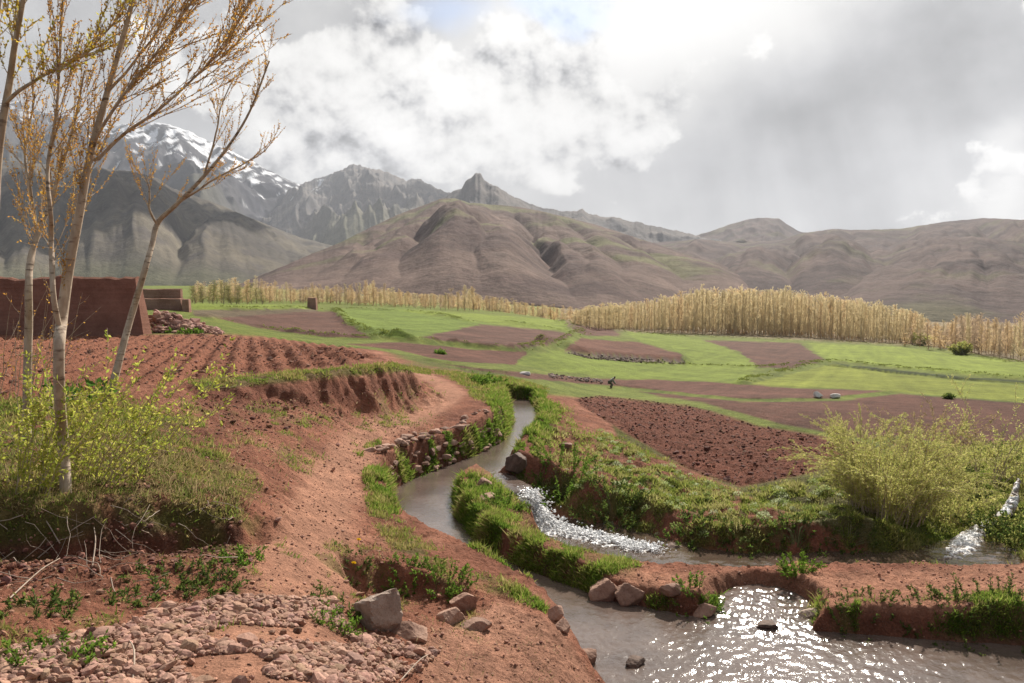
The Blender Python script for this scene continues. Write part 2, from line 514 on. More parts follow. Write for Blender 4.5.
# water edge of the stream (z = 0), left bank from far to near, then right bank from near to far
STREAM = smooth_line([PZ(*p, 0.0) for p in [(505, 398), (511, 410), (512, 420), (509, 431), (503, 440), (480, 453), (450, 465), (420, 476), (402, 485), (392, 494), (391, 506), (397, 520),
                                       (412, 538), (440, 556), (480, 575), (520, 595), (556, 618), (572, 634), (586, 655), (612, 680), (650, 705), (720, 760), (900, 900)]], 4)
STREAM2 = smooth_line([PZ(*p, 0.0) for p in [(1600, 800), (1250, 668), (1024, 648), (940, 642), (860, 636), (815, 633), (808, 624), (803, 606), (785, 594), (760, 589), (738, 591), (724, 602), (718, 616), (690, 618), (650, 610), (610, 602),
                                        (580, 590), (540, 576), (505, 560), (474, 540), (458, 520), (453, 502), (458, 489), (474, 480), (492, 473), (507, 468), (512, 460), (520, 450), (530, 440), (536, 428), (538, 414), (530, 400)]], 4)
STREAMP = np.vstack([STREAM, STREAM2])
# floor of the lower channel, about half a metre below the stream
LOWC = np.array([PZ(*p, -.56) for p in [(541, 511), (552, 519), (580, 524), (620, 531), (660, 541), (690, 551), (740, 556), (800, 556), (850, 556), (900, 556), (960, 546), (1000, 548)]]
                + [PD(1010, 10.2), PD(940, 9.9), PD(860, 9.9), PD(780, 9.9), PD(720, 9.8), PD(660, 9.8), PD(610, 10.0), PD(572, 10.4), PD(552, 11.3), PD(544, 12.3), PD(538, 13.3)])
SPILL = np.array([PZ(505, 478, 0), PZ(515, 484, 0), PZ(525, 490, 0), PZ(533, 494, 0)])
CREEK = np.array([at_z(*p) for p in [(1040, 462, -0.1), (1018, 478, -0.12), (1012, 495, -0.25), (1008, 508, -0.45), (990, 520, -0.48), (972, 533, -0.5), (962, 548, -.56), (940, 560, -.58)]])
PIT = np.array([PZ(*p, 0.42) for p in [(345, 622), (350, 600), (380, 590), (405, 592), (430, 596), (470, 600), (482, 612), (470, 628), (430, 640), (380, 640)]])

FALL = [at_z(505, 478, .0), at_z(519, 486, -.02), at_z(528, 490, -.04), at_z(531, 497, -.10), at_z(536, 508, -.28), at_z(541, 518, -.42), at_z(553, 525, -.50), at_z(572, 531, -.53), at_z(600, 538, -.55), at_z(632, 545, -.555), at_z(655, 550, -.56)]
FALLP = smooth_line(FALL[:8], 4)
def height(X, Y, detail=True):
    X = np.asarray(X, float); Y = np.asarray(Y, float)
    R = np.hypot(X, Y)
    lo = LOW(X, Y)
    h = lo.copy()
    near = R < 130
    x = X[near]; y = Y[near]
    hn = lo[near]; r = R[near]
    d, par = seg_dist(x, y, UBP, True)
    s = np.where(inside(x, y, UBP), -d, d)
    w = np.interp(par, np.arange(len(UBW)), UBW)
    notch = np.exp(-((s - .16) / .13) ** 2) * sstep(6.6, 5.5, par) * (.7 + .8 * fbm(x * 2, y * 2, 2, seed=6))
    s = s + fbm(x * 1.3, y * 1.3, 3, seed=5) * np.clip(w, 0.15, .6) * 0.9 + fbm(x * 5, y * 5, 2, seed=8) * 0.08
    up = UPP(x, y)
    mu = sstep(w, -w, s)
    face = 4 * mu * (1 - mu)
    hn = hn + (up - hn) * mu - .20 * np.clip(notch, 0, 1)
    # furrows of the two near ploughed fields
    pu, pv = project(x, y, hn)
    fl = sdf(pu, pv, PLOUGH_L)
    fm = sstep(2.5, -3, fl + 3 * fbm(x * .8, y * .8, 2, seed=3))
    ca = math.radians(-18.2)
    q = x * math.cos(ca) - y * math.sin(ca)
    wav = np.sin(2 * np.pi * (q + 0.10 * fbm(x * .6, y * .6, 2, seed=9)) / 0.52)
    hn = hn + fm * (0.085 * wav * (.75 + .6 * fbm(x * .9, y * .9, 2, seed=4)) + 0.06 * fbm(x * 6, y * 6, 4, gain=.65, seed=2) - 0.04)
    fr = sstep(3, -4, sdf(pu, pv, PLOUGH_R))
    hn = hn + fr * (0.11 * fbm(x * 4.2, y * 4.2, 5, gain=.7, seed=21) + 0.015 * np.sin((x * .5 + y * .85) * 8) - 0.05)
    n5 = r < 45
    if detail:
        # general roughness of trodden soil, clods, tussocks
        fade = sstep(60, 20, r)
        dpth, _ = seg_dist(x, y, PATHC)
        fade = fade * (1 - .72 * sstep(.6, .25, dpth))
        hn = hn + fade * (0.06 * fbm(x * .9, y * .9, 3, seed=31) + 0.045 * fbm(x * 4.0, y * 4.0, 4, gain=.6, seed=33) + 0.020 * fbm(x * 16, y * 16, 3, gain=.6, seed=37))
        hill = sstep(8, -12, sdf(pu, pv, HILLG))
        hn = hn + hill * (0.20 * fbm(x * 1.3, y * 1.3, 4, seed=41) + 0.07 * np.clip(fbm(x * 4, y * 4, 2, seed=43), 0, 1))
        hn = hn + face * (0.10 * fbm(x * 3.0, y * 3.0, 3, seed=51)) * np.clip(up - lo[near], 0, 1)
    xs = x[n5]; ys = y[n5]; hs = hn[n5]
    # hollow beside the boulder
    dp = sdf(xs, ys, PIT) + 0.06 * fbm(xs * 4, ys * 4, 2, seed=61)
    k = sstep(0.13, -0.10, dp)
    hs = hs + (np.minimum(hs, 0.36 + 0.25 * (hs - 0.36)) - hs) * k
    # lower channel
    dl = sdf(xs, ys, LOWC) + 0.34 * fbm(xs * 1.5, ys * 1.5, 4, seed=63)
    k = sstep(np.where(ys < 12.6, .5, .8), 0.0, dl)
    floor = -0.68 + 0.10 * fbm(xs * 3, ys * 3, 2, seed=64)
    hs = hs + (np.minimum(floor, hs) - hs) * k
    # side creek with its little falls
    dc, pc = seg_dist(xs, ys, CREEK[:, :2])
    cz = np.interp(pc, np.arange(len(CREEK)), CREEK[:, 2])
    k = sstep(0.75, 0.22, dc + 0.08 * fbm(xs * 3, ys * 3, 2, seed=65))
    hs = hs + (np.minimum(cz - .05, hs) - hs) * k
    # the notch the water spills through
    dn, _ = seg_dist(xs, ys, SPILL)
    k = sstep(0.55, 0.22, dn)
    hs = hs + (np.minimum(-0.08, hs) - hs) * k
    df, pf = seg_dist(xs, ys, FALLP[:, :2])
    fz = np.interp(pf, np.arange(len(FALLP)), FALLP[:, 2])
    k = sstep(.75, .25, df)
    hs = hs + (np.minimum(fz - .15, hs) - hs) * k
    # stream
    ds = sdf(xs, ys, STREAMP) + 0.05 * fbm(xs * 3.2, ys * 3.2, 3, seed=67) + 0.02 * fbm(xs * 11, ys * 11, 2, seed=68)
    bw = np.where(xs < 0.12 * ys - 0.6, 0.20, 0.22)
    k = sstep(bw, -0.02, ds)
    bed = -0.06 - 0.25 * sstep(0.0, -0.4, ds)
    hs = hs + (np.minimum(bed, hs) - hs) * k
    # low sill where the stream ripples over the levee
    hn[n5] = hs
    h[near] = hn
    mid = (R > 22)
    xm = X[mid]; ym = Y[mid]; hm = h[mid]
    for (pts, A, wd) in BALKS:
        db, _ = seg_dist(xm, ym, pts)
        db = db + 0.35 * wd * fbm(xm * .5, ym * .5, 2, seed=71)
        hm = hm + A * np.exp(-(db / wd) ** 2) * (0.8 + 0.5 * fbm(xm * .8, ym * .8, 2, seed=73))
    for (pts, A, wd) in TERR:
        st = sdf(xm, ym, pts) + 0.3 * fbm(xm * .4, ym * .4, 2, seed=75)
        hm = hm + A * sstep(wd, -wd, st)
    hm = hm + sstep(25, 80, R[mid]) * 0.12 * fbm(xm * .12, ym * .12, 3, seed=77)
    h[mid] = hm
    return h

# outlines of the fields, as they lie on the valley floor
PLOUGH_L = [(60, 338), (150, 335), (215, 334), (290, 339), (350, 347), (378, 356), (335, 365), (250, 374), (195, 380), (100, 388), (40, 396), (-80, 404), (-80, 338)]
PLOUGH_R = [(574, 399), (600, 396), (690, 406), (760, 426), (850, 441), (872, 446), (845, 458), (815, 472), (740, 487), (690, 470), (625, 432), (584, 408)]
HILLG = [(532, 400), (570, 410), (580, 430), (625, 440), (690, 478), (740, 494), (820, 478), (860, 455), (960, 448), (1100, 450), (1100, 560), (800, 560), (640, 545), (540, 500), (512, 470), (520, 440)]

def ground_hit(px, py, fn=LOW):
    d = np.exp(np.linspace(math.log(3), math.log(700), 1500))
    a, y, z = ray(px, py)
    X = a * d / y
    e = CZ + z * d / y - fn(X, d)
    k = np.argmax(e < 0)
    if e[k] >= 0:
        return np.array((X[-1], d[-1]))
    return np.array((X[k], d[k]))
def GP(pts, n=5):
    return smooth_line([ground_hit(*p) for p in pts], n)

PATHC = GP([(418, 372), (436, 380), (450, 391), (440, 405), (405, 420), (368, 440), (346, 465), (332, 490), (320, 520), (306, 560), (286, 610), (262, 660), (235, 740)], 4)
BALKS = [(GP([(336, 310), (342, 318), (352, 326), (375, 335), (400, 341), (450, 346), (520, 350), (545, 347)]), 0.62, 0.8),
         (GP([(205, 318), (262, 329), (330, 338), (400, 341)]), 0.40, 0.7),
         (GP([(545, 348), (575, 340), (580, 332), (562, 322)]), 0.7, 1.6),
         (GP([(430, 361), (500, 372), (560, 379), (640, 388), (740, 399), (830, 398), (900, 392)]), 0.16, 0.5),
         (GP([(505, 322), (565, 331)]), 0.35, 0.8),
         (GP([(615, 331), (700, 337), (800, 341), (900, 346), (960, 354), (1040, 366)]), 0.5, 1.4),
         (GP([(740, 384), (790, 370), (835, 361), (860, 364), (950, 373), (1040, 381)]), 0.35, 0.7),
         (GP([(835, 365), (880, 370), (945, 377), (1040, 384)]), -0.95, 0.8),
         (GP([(640, 363), (700, 366), (760, 367), (820, 361)]), 0.22, 0.6),
         (GP([(200, 309), (250, 311), (316, 310)]), 0.5, 1.6),
         (GP([(350, 309), (420, 313), (470, 322)]), 0.4, 1.0)]
TERR = [(GP([(572, 353), (562, 347), (578, 338), (640, 342), (678, 354), (686, 363), (640, 361), (590, 357)], 3), 0.75, 0.9)]

# polar sheet around the viewpoint, finer where it is near, reaching far beyond the hills' feet
_in = np.radians(np.arange(-38.5, 38.51, 0.076))
_l = -np.radians(np.concatenate([np.linspace(180, 60, 25), np.linspace(56, 39, 14)]))
TH = np.concatenate([_l, _in, -_l[::-1][0:-1]])
RR = np.concatenate([np.array([0.05, 0.4, 0.8, 1.3, 1.8, 2.2]), np.exp(np.arange(math.log(2.5), math.log(62), 0.0039)), np.exp(np.arange(math.log(62.5), math.log(900), 0.0115))])
TG, RG = np.meshgrid(TH, RR)
GX = RG * np.sin(TG); GY = RG * np.cos(TG)
GH = height(GX.ravel(), GY.ravel()).reshape(GX.shape)

def gz(x, y):
    """ground height of the finished sheet"""
    x = np.atleast_1d(np.asarray(x, float)); y = np.atleast_1d(np.asarray(y, float))
    t = np.arctan2(x, y); r = np.hypot(x, y)
    j = np.clip(np.searchsorted(TH, t) - 1, 0, len(TH) - 2); i = np.clip(np.searchsorted(RR, r) - 1, 0, len(RR) - 2)
    a = (r - RR[i]) / (RR[i + 1] - RR[i]); b = (t - TH[j]) / (TH[j + 1] - TH[j])
    return (GH[i, j] * (1 - a) + GH[i + 1, j] * a) * (1 - b) + (GH[i, j + 1] * (1 - a) + GH[i + 1, j + 1] * a) * b
def gz1(x, y):
    return float(gz(x, y)[0])
def see(px, py):
    """first point of the finished ground seen along a pixel's ray"""
    d = np.exp(np.linspace(math.log(2.6), math.log(850), 4000))
    a, y, z = ray(px, py)
    X = a * d / y
    e = CZ + z * d / y - gz(X, d)
    k = int(np.argmax(e < 0))
    return np.array((X[k], d[k], gz1(X[k], d[k])))

# ---- what grows or lies where
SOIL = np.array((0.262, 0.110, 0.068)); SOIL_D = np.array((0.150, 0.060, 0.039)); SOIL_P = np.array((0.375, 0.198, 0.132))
MAUVE = np.array((0.116, 0.061, 0.046)); GRN = np.array((0.128, 0.152, 0.032)); BRT = np.array((0.163, 0.202, 0.034)); OLV = np.array((0.125, 0.115, 0.042)); DKG = np.array((0.055, 0.070, 0.022))
DRY = np.array((0.25, 0.18, 0.09)); STONEC = np.array((0.16, 0.12, 0.10))

LEVP = np.array([PZ(*p, .2) for p in [(452, 478), (480, 476), (510, 488), (535, 520), (580, 545), (640, 560), (620, 590), (560, 588), (500, 560), (455, 520)]])
def zones():
    X = GX.ravel(); Y = GY.ravel(); Z = GH.ravel(); R = np.hypot(X, Y)
    pu, pv = project(X, Y, Z)
    n1 = fbm(X * .7, Y * .7, 4, seed=101); n2 = fbm(X * 3, Y * 3, 3, seed=103); n3 = fbm(X * .05, Y * .05, 3, seed=105)
    jit = np.clip(R / 40, .25, 1)
    pu = pu + fbm(X * .35, Y * .35, 3, seed=107) * 6 * jit; pv = pv + fbm(X * .35, Y * .35, 3, seed=109) * np.where(R > 21, 1.5, 3.0) * jit
    C = np.zeros((len(X), 3)); C[:] = OLV * .9 + np.clip(n3, -.3, .3)[:, None] * .06
    far = R > 21
    G = np.zeros(len(X))             # grass cover 0..1 of the near ground
    def put(poly, c, soft=1.5, m=None, k=1.0):
        s = sstep(soft, -soft, sdf(pu, pv, poly)) * k
        if m is not None: s = s * m
        C[:] = C + (np.asarray(c) - C) * s[:, None]
        return s
    fm = far.astype(float)
    # far green in general
    put([(-400, 300), (1400, 300), (1400, 460), (840, 445), (600, 400), (500, 400), (400, 420), (340, 345), (-400, 345)], GRN * (1.0 + .0), 4, fm)
    C += (np.clip(n1, -.5, .5)[:, None] * np.array((.05, .03, .01))) * fm[:, None]
    put([(-300, 283), (230, 283), (330, 297), (600, 312), (600, 322), (330, 304), (-300, 302)], GRN * 1.05, 2, fm)
    # valley floor under the groves
    put([(560, 300), (1400, 300), (1400, 366), (1024, 362), (925, 346), (800, 340), (700, 335), (600, 331), (560, 326)], (0.17, 0.13, 0.075), 2, (R > 130).astype(float))
    # meadows and fields beyond the stream
    put([(190, 303), (300, 305), (312, 308.5), (230, 309.5), (190, 309)], BRT, .8, fm)
    put([(190, 310), (315, 309), (320, 313), (225, 318), (195, 316)], (0.125, 0.095, 0.06), 1, fm)
    put([(215, 318), (300, 312), (335, 311), (346, 323), (372, 338), (330, 337.5), (262, 329)], MAUVE, .8, fm)
    put([(338, 309), (400, 308), (450, 313), (507, 322), (470, 328), (400, 339), (372, 334), (350, 322)], GRN * 1.05 + (0, .02, 0), 1, fm)
    put([(395, 309), (470, 313), (565, 321), (569, 331.5), (520, 327), (470, 321), (420, 314)], BRT * 1.05, .8, fm)
    put([(422, 337), (480, 324.5), (520, 327.5), (565, 332.5), (573, 335), (548, 345), (520, 348), (440, 340.5)], MAUVE, .8, fm)
    put([(345, 344), (400, 342), (480, 350), (527, 352), (514, 365), (450, 361), (400, 351)], MAUVE * (1.05, .95, .9), .8, fm)
    put([(575, 325), (612, 329), (622, 336), (590, 336), (572, 331)], MAUVE * 1.02, .8, fm)
    put([(622, 331), (700, 338), (760, 362), (740, 386), (640, 380), (560, 371), (515, 364), (530, 355), (560, 350), (640, 362), (690, 362), (680, 352), (640, 341)], GRN * 1.05 + (.02, .035, 0), 1, fm)
    put([(564, 351), (580, 338), (640, 342.5), (680, 354), (686, 360), (640, 357), (600, 354)], MAUVE * (1.12, 1.02, .95), .8, fm)
    put([(566, 352), (600, 354.5), (640, 357.5), (686, 360), (686, 364), (640, 362), (590, 358)], STONEC * .8, .8, fm)
    put([(702, 340), (800, 343), (824, 360), (790, 368.5), (760, 367.5), (740, 352)], MAUVE * .95, .8, fm)
    put([(808, 343), (900, 347), (1024, 363), (1100, 372), (1100, 383), (940, 372), (860, 362.5), (826, 360)], BRT * 1.08, .8, fm)
    put([(742, 386), (830, 365), (940, 379), (1024, 386), (1100, 392), (1100, 408), (1024, 402), (900, 392), (830, 388)], BRT * (1.12, 1.02, 1), .8, fm)
    put([(832, 363), (860, 366), (945, 375), (1040, 382), (1040, 384), (945, 378), (880, 371.5)], DKG * .7, .6, fm, 1.0)
    put([(430, 362), (520, 372.5), (600, 379), (700, 381), (800, 388.5), (885, 391), (830, 398), (740, 398.5), (640, 388), (530, 379)], MAUVE * (1.08, .98, .95), .8, fm)
    put([(640, 391), (740, 402), (840, 401), (900, 394), (1024, 403), (1120, 410), (1120, 452), (960, 446), (900, 436), (845, 440), (760, 425), (700, 410)], MAUVE * (.92, .82, .78), .8, fm)
    put([(505, 377), (600, 388), (700, 402), (780, 424), (870, 440), (850, 442), (760, 426), (690, 406), (600, 395), (540, 392)], GRN * 1.1, 1.5, fm)
    # ---- near ground
    a1, a2 = math.radians(24), math.radians(-35)
    rows = fbm((X * math.cos(a1) - Y * math.sin(a1)) * .9, (X * math.sin(a1) + Y * math.cos(a1)) * .05, 3, seed=113) + .6 * fbm((X * math.cos(a2) - Y * math.sin(a2)) * .5, (X * math.sin(a2) + Y * math.cos(a2)) * .03, 2, seed=115)
    C *= (1 + fm * (.30 * rows + .42 * fbm(X * .16, Y * .16, 4, gain=.6, seed=117)))[:, None]
    nf = (R < 45).astype(float)
    nearsoil = [(-900, 330), (200, 334), (290, 338), (378, 348), (425, 365), (470, 372), (500, 385), (545, 395), (600, 400), (620, 440), (900, 560), (1400, 540), (1400, 1500), (-1500, 1500)]
    put(nearsoil, SOIL, 2, nf)
    t = np.clip(n1 * 1.5 + .5 * n2, -1, 1)[:, None] * nf[:, None] * sstep(3, -3, sdf(pu, pv, nearsoil))[:, None]
    C[:] = C + np.where(t > 0, (SOIL_P - C), (SOIL_D - C)) * np.abs(t) * .8
    put(PLOUGH_L, SOIL * (.88, .85, .82), 2, nf)
    put(PLOUGH_R, SOIL_D * (1.02, .95, .92), 2, nf)
    put([(405, 372), (432, 378), (452, 386), (464, 398), (450, 412), (420, 425), (380, 442), (350, 470), (345, 505), (350, 540), (330, 600), (270, 690), (200, 760), (330, 760), (300, 600), (268, 560), (292, 500), (322, 460), (352, 430), (400, 412), (436, 398), (428, 386)], SOIL_P * (1.0, .98, .95), 5, nf, .25)
    dpt, _ = seg_dist(X, Y, PATHC)
    pm = sstep(.50, .18, dpt + .22 * n2) * nf
    C[:] = C + (SOIL_P * (1.08, 1.06, 1.04) - C) * (pm * .75)[:, None]
    put([(190, 388), (300, 386), (405, 374), (422, 384), (380, 398), (320, 404), (240, 420), (205, 420)], SOIL_D * 1.05, 4, nf, .65)
    put([(-300, 515), (0, 518), (130, 512), (240, 510), (245, 548), (130, 562), (-300, 572)], SOIL_D * .75, 4, nf, .9)  # undercut bank: its shade is deepened by darker colour on the face
    put([(600, 570), (760, 575), (1024, 565), (1200, 560), (1200, 620), (1024, 612), (860, 612), (760, 596), (640, 592)], SOIL_P * (.98, .92, .88), 4, nf, .7)
    put([(420, 640), (500, 600), (560, 625), (600, 690), (500, 760), (420, 700)], SOIL_P * .97, 6, nf, .75)
    def grass(poly, k=1.0, soft=6, thr=-.15, m=None):
        s = sstep(soft, -soft, sdf(pu, pv, poly)) * sstep(thr - .12, thr + .12, n2 * .6 + n1 * .6) * k * nf
        if m is not None: s = s * m
        np.maximum(G, s, out=G)
    grass([(366, 470), (385, 472), (398, 490), (396, 520), (420, 542), (445, 556), (425, 562), (395, 552), (372, 520), (364, 495)], 1, 5, -.12)
    grass([(440, 555), (500, 580), (540, 600), (545, 612), (500, 596), (455, 580), (420, 565)], .7, 4, 0)
    grass([(436, 368), (485, 378), (512, 402), (512, 430), (503, 440), (470, 452), (440, 462), (470, 440), (498, 424), (492, 404), (470, 396), (468, 388)], 1, 4, -.28)
    grass([(380, 345), (440, 362), (500, 372), (545, 390), (540, 402), (505, 400), (470, 385), (440, 374), (420, 366), (385, 352)], 1, 4, -.15)
    grass([(446, 480), (476, 477), (492, 482), (500, 500), (530, 528), (570, 545), (625, 556), (640, 566), (600, 575), (600, 605), (560, 590), (510, 565), (470, 545), (448, 515)], 1, 4, -.15)
    grass([(396, 450), (440, 436), (498, 420), (506, 440), (470, 456), (430, 472), (396, 490)], 1, 4, .0)
    grass([(480, 484), (505, 486), (530, 495), (530, 512), (500, 505)], 1, 4, -.8)
    grass(HILLG, 1, 6, -.05)
    grass([(645, 600), (720, 596), (725, 622), (650, 612)], .8, 4, 0)
    grass([(800, 598), (900, 602), (1024, 592), (1200, 580), (1200, 640), (1024, 640), (860, 634), (805, 630)], .95, 4, .10)
    grass([(188, 382), (300, 372), (380, 364), (424, 362), (430, 374), (405, 371), (300, 381), (200, 391)], .9, 2, -.4)
    grass([(-300, 400), (120, 400), (200, 420), (235, 470), (245, 520), (190, 530), (0, 545), (-300, 545)], .8, 6, -.2)
    grass([(170, 430), (250, 440), (262, 520), (240, 560), (180, 560)], .6, 8, .05)
    grass([(-200, 556), (100, 556), (260, 565), (250, 610), (190, 612), (80, 640), (0, 690), (-200, 690)], .55, 8, .1)
    grass([(320, 540), (420, 556), (470, 580), (480, 640), (420, 610), (340, 620), (325, 590)], .6, 6, .08)
    grass([(180, 400), (330, 400), (330, 450), (260, 520), (200, 470)], .5, 8, .18)
    grass([(200, 500), (330, 520), (330, 620), (200, 640)], .45, 8, .24)
    grass([(350, 400), (440, 380), (440, 410), (350, 460)], .4, 6, .2)
    grass([(1200, 430), (960, 450), (900, 480), (860, 560), (1200, 560)], 1, 6, -.4)
    bare = sstep(6, -6, sdf(pu, pv, [(555, 405), (585, 408), (600, 440), (606, 462), (585, 478), (560, 470), (552, 445)])) * sstep(-.25, .1, n2 + n1)
    G *= 1 - .85 * bare
    ds = sdf(X, Y, STREAMP); G[(ds < 0.0)] = 0
    lev = sstep(.15, -.1, sdf(X, Y, LEVP)) * sstep(.22, .42, ds + .15 * n2); G *= 1 - .75 * lev
    C[:] = C + (DRY * (1.0, .88, .8) - C) * (lev * .55)[:, None]
    dl = sdf(X, Y, LOWC); G[dl < -.1] *= .15
    gc = np.where((n1 > 0)[:, None], GRN * .75, OLV * .9)
    C[:] = C + (gc - C) * (G * .8)[:, None]
    wet = sstep(.25, -.05, ds) * nf                   # damp soil at the water's edge
    C *= (1 - .45 * wet)[:, None]
    return np.clip(C, .01, .9), G
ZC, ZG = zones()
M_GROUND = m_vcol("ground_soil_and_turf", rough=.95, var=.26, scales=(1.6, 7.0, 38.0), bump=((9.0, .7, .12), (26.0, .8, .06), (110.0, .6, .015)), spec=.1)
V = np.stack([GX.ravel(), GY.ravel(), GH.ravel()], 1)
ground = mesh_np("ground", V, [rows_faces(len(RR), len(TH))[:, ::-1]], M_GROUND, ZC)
tag(ground, kind='structure')
# plain beyond, to the horizon
_t = np.linspace(0, 2 * np.pi, 97); _r = np.array([860, 1500, 3000, 8000, 30000.])
T2, R2 = np.meshgrid(_t, _r)
valley = mesh_np("valley_floor", np.stack([(R2 * np.sin(T2)).ravel(), (R2 * np.cos(T2)).ravel(), np.full(T2.size, -14.0)], 1), [rows_faces(5, 97)[:, ::-1]],
                 M_GROUND, np.tile((0.14, 0.12, 0.06), (T2.size, 1)))
tag(valley, kind='structure')

# ------------------------------------------------------------------ water
def build_water():
    M = m_water("stream_water", (0.125, 0.092, 0.076), rough=.085, scale=15.0, strength=.125)
    X, Y = GX, GY
    ds = sdf(X.ravel(), Y.ravel(), STREAMP).reshape(X.shape)
    use = ds < .30
    rm = np.where(use.any(1))[0]; cm = np.where(use.any(0))[0]
    i0, i1, j0, j1 = rm[0], rm[-1], cm[0], cm[-1]
    sub = slice(i0, i1 + 1), slice(j0, j1 + 1)
    u = use[sub]; x = X[sub]; y = Y[sub]
    q = u[:-1, :-1] & u[1:, :-1] & u[:-1, 1:] & u[1:, 1:]
    nc = x.shape[1]
    rough = sstep(9.5, 7.5, y) * sstep(-.3, .8, x)                     # livelier water in front
    rip = sstep(1.2, .3, np.hypot((x - at_z(764, 603, 0)[0]) / 1.0, (y - at_z(764, 603, 0)[1]) / .9))
    z = (0.0013 + .0029 * rough + .010 * rip) * (fbm(x * 9.5 + .5 * perlin(x * 2, y * 2, 5), y * 12.0, 3, gain=.6, seed=81) * 1.6 + .8 * ridged(x * 4.0, y * 6.5, 3, seed=83) - .4)
    z = z + .03 * rip
    f = rows_faces(*x.shape).reshape(-1, 4)[q.ravel()]
    keep = np.unique(f); mp = -np.ones(x.size, int); mp[keep] = np.arange(len(keep))
    Vw = np.stack([x.ravel(), y.ravel(), z.ravel()], 1)[keep]
    o = mesh_np("stream_water", Vw, [mp[f][:, ::-1]], M)
    tag(o, kind='structure')
    # pool in the lower channel
    M2 = m_water("pool_water", (0.09, 0.062, 0.046), rough=.06, scale=9, strength=.10)
    gx, gy = np.meshgrid(np.linspace(-.5, 9.0, 260), np.linspace(9.4, 15.5, 200))
    d = sdf(gx.ravel(), gy.ravel(), LOWC).reshape(gx.shape) < .35
    q = d[:-1, :-1] & d[1:, :-1] & d[:-1, 1:] & d[1:, 1:]
    f = rows_faces(*gx.shape)[q.ravel()]
    gzv = -.56 + .012 * fbm(gx * 5, gy * 5, 3, seed=85)
    keep = np.unique(f); mp = -np.ones(gx.size, int); mp[keep] = np.arange(len(keep))
    o = mesh_np("pool_water", np.stack([gx.ravel(), gy.ravel(), gzv.ravel()], 1)[keep], [mp[f]], M2)
    tag(o, kind='structure')
build_water()

def m_foam():
    m, T, out = mat_new("white_water")
    geo = T.new('ShaderNodeNewGeometry'); at = T.new('ShaderNodeAttribute'); at.attribute_name = 'Col'
    n = T.noise(geo.outputs['Position'], 17.0, 7.0, .72, .3)
    s = T.new('ShaderNodeSeparateColor'); T.put(s.inputs[0], at.outputs['Color'])
    f = T.ramp(T.m('ADD', T.m('MULTIPLY', n, .6), T.m('MULTIPLY', s.outputs[0], .62)), .48, .84)
    b = T.new('ShaderNodeBsdfPrincipled')
    T.put(b.inputs['Base Color'], T.mix(f, (.20, .15, .11, 1), (.86, .87, .88, 1)))
    b.inputs['Roughness'].default_value = .45; b.inputs['IOR'].default_value = 1.33
    bp = T.new('ShaderNodeBump'); bp.inputs['Strength'].default_value = .7; bp.inputs['Distance'].default_value = .05
    T.put(bp.inputs['Height'], T.noise(geo.outputs['Position'], 22.0, 5.0, .6, .4)); T.put(b.inputs['Normal'], bp.outputs[0])
    T.t.links.new(b.outputs[0], out.inputs[0])
    return m
M_FOAM = m_foam()

def cascade(name, path, width, foam, amp=.05, n=34, m=60):
    """a sheet of falling water: path of (x, y, z), widths and whiteness along it"""
    P = smooth_line(path, n)
    L = len(P)
    tpar = np.linspace(0, 1, L)
    W = np.interp(tpar, np.linspace(0, 1, len(width)), width); Fm = np.interp(tpar, np.linspace(0, 1, len(foam)), foam)
    T = np.gradient(P, axis=0); T[:, 2] = 0; T /= np.linalg.norm(T, axis=1)[:, None] + 1e-9
    S = np.stack([T[:, 1], -T[:, 0], np.zeros(L)], 1)
    s = np.linspace(-1, 1, m)
    V = P[:, None, :] + S[:, None, :] * (s[None, :, None] * W[:, None, None] * .5)
    edge = 1 - np.abs(s) ** 3
    nz = fbm(V[..., 0] * 7, V[..., 1] * 7 + V[..., 2] * 2, 4, gain=.65, seed=91)
    wob = fbm(V[..., 0] * 3, V[..., 1] * 3, 2, seed=93)
    rz = ridged(V[..., 0] * 5, V[..., 1] * 5 + V[..., 2] * 1.5, 4, gain=.6, seed=95)
    V[..., 2] += (amp * 1.2 * nz + amp * 1.6 * (rz - .4)) * edge[None, :] - .06 * (np.abs(s) ** 4)[None, :]
    V[..., 0] += wob * .08; V[..., 1] += wob * .05
    fo = Fm[:, None] * (1 - .55 * np.abs(s)[None, :] ** 3) + .45 * nz + .9 * (rz - .45)
    c = np.repeat(np.clip(fo, 0, 1)[..., None], 3, -1).reshape(-1, 3)
    o = mesh_np(name, V.reshape(-1, 3), [rows_faces(L, m)], M_FOAM, c)
    return o
wf = cascade("waterfall", FALL[2:],
             [.42, .46, .52, .6, .7, .8, .85, .75, .5], [.45, .9, 1, 1, 1, .95, .85, .75, .35], .035)
tag(wf, "small white waterfall tumbling out of the stream into the lower channel", "waterfall")
wf2 = cascade("waterfall", [at_z(1019, 479, -.13), at_z(1015, 488, -.20), at_z(1012, 500, -.34), at_z(1006, 510, -.46), at_z(998, 516, -.48)],
              [.07, .12, .18, .24, .18], [.2, .55, .7, .8, .4], .035)
tag(wf2, "narrow white fall between shrubs at the right edge of the view", "waterfall")
wf3 = cascade("white_water_rapid", [at_z(992, 519, -.46), at_z(975, 530, -.48), at_z(966, 540, -.52), at_z(958, 552, -.55), at_z(940, 560, -.555)],
              [.22, .32, .48, .52, .3], [.4, .7, .9, .75, .25], .03)
tag(wf3, "foaming rapid below the willow shrub, in front of the brown earth levee", "rapid")

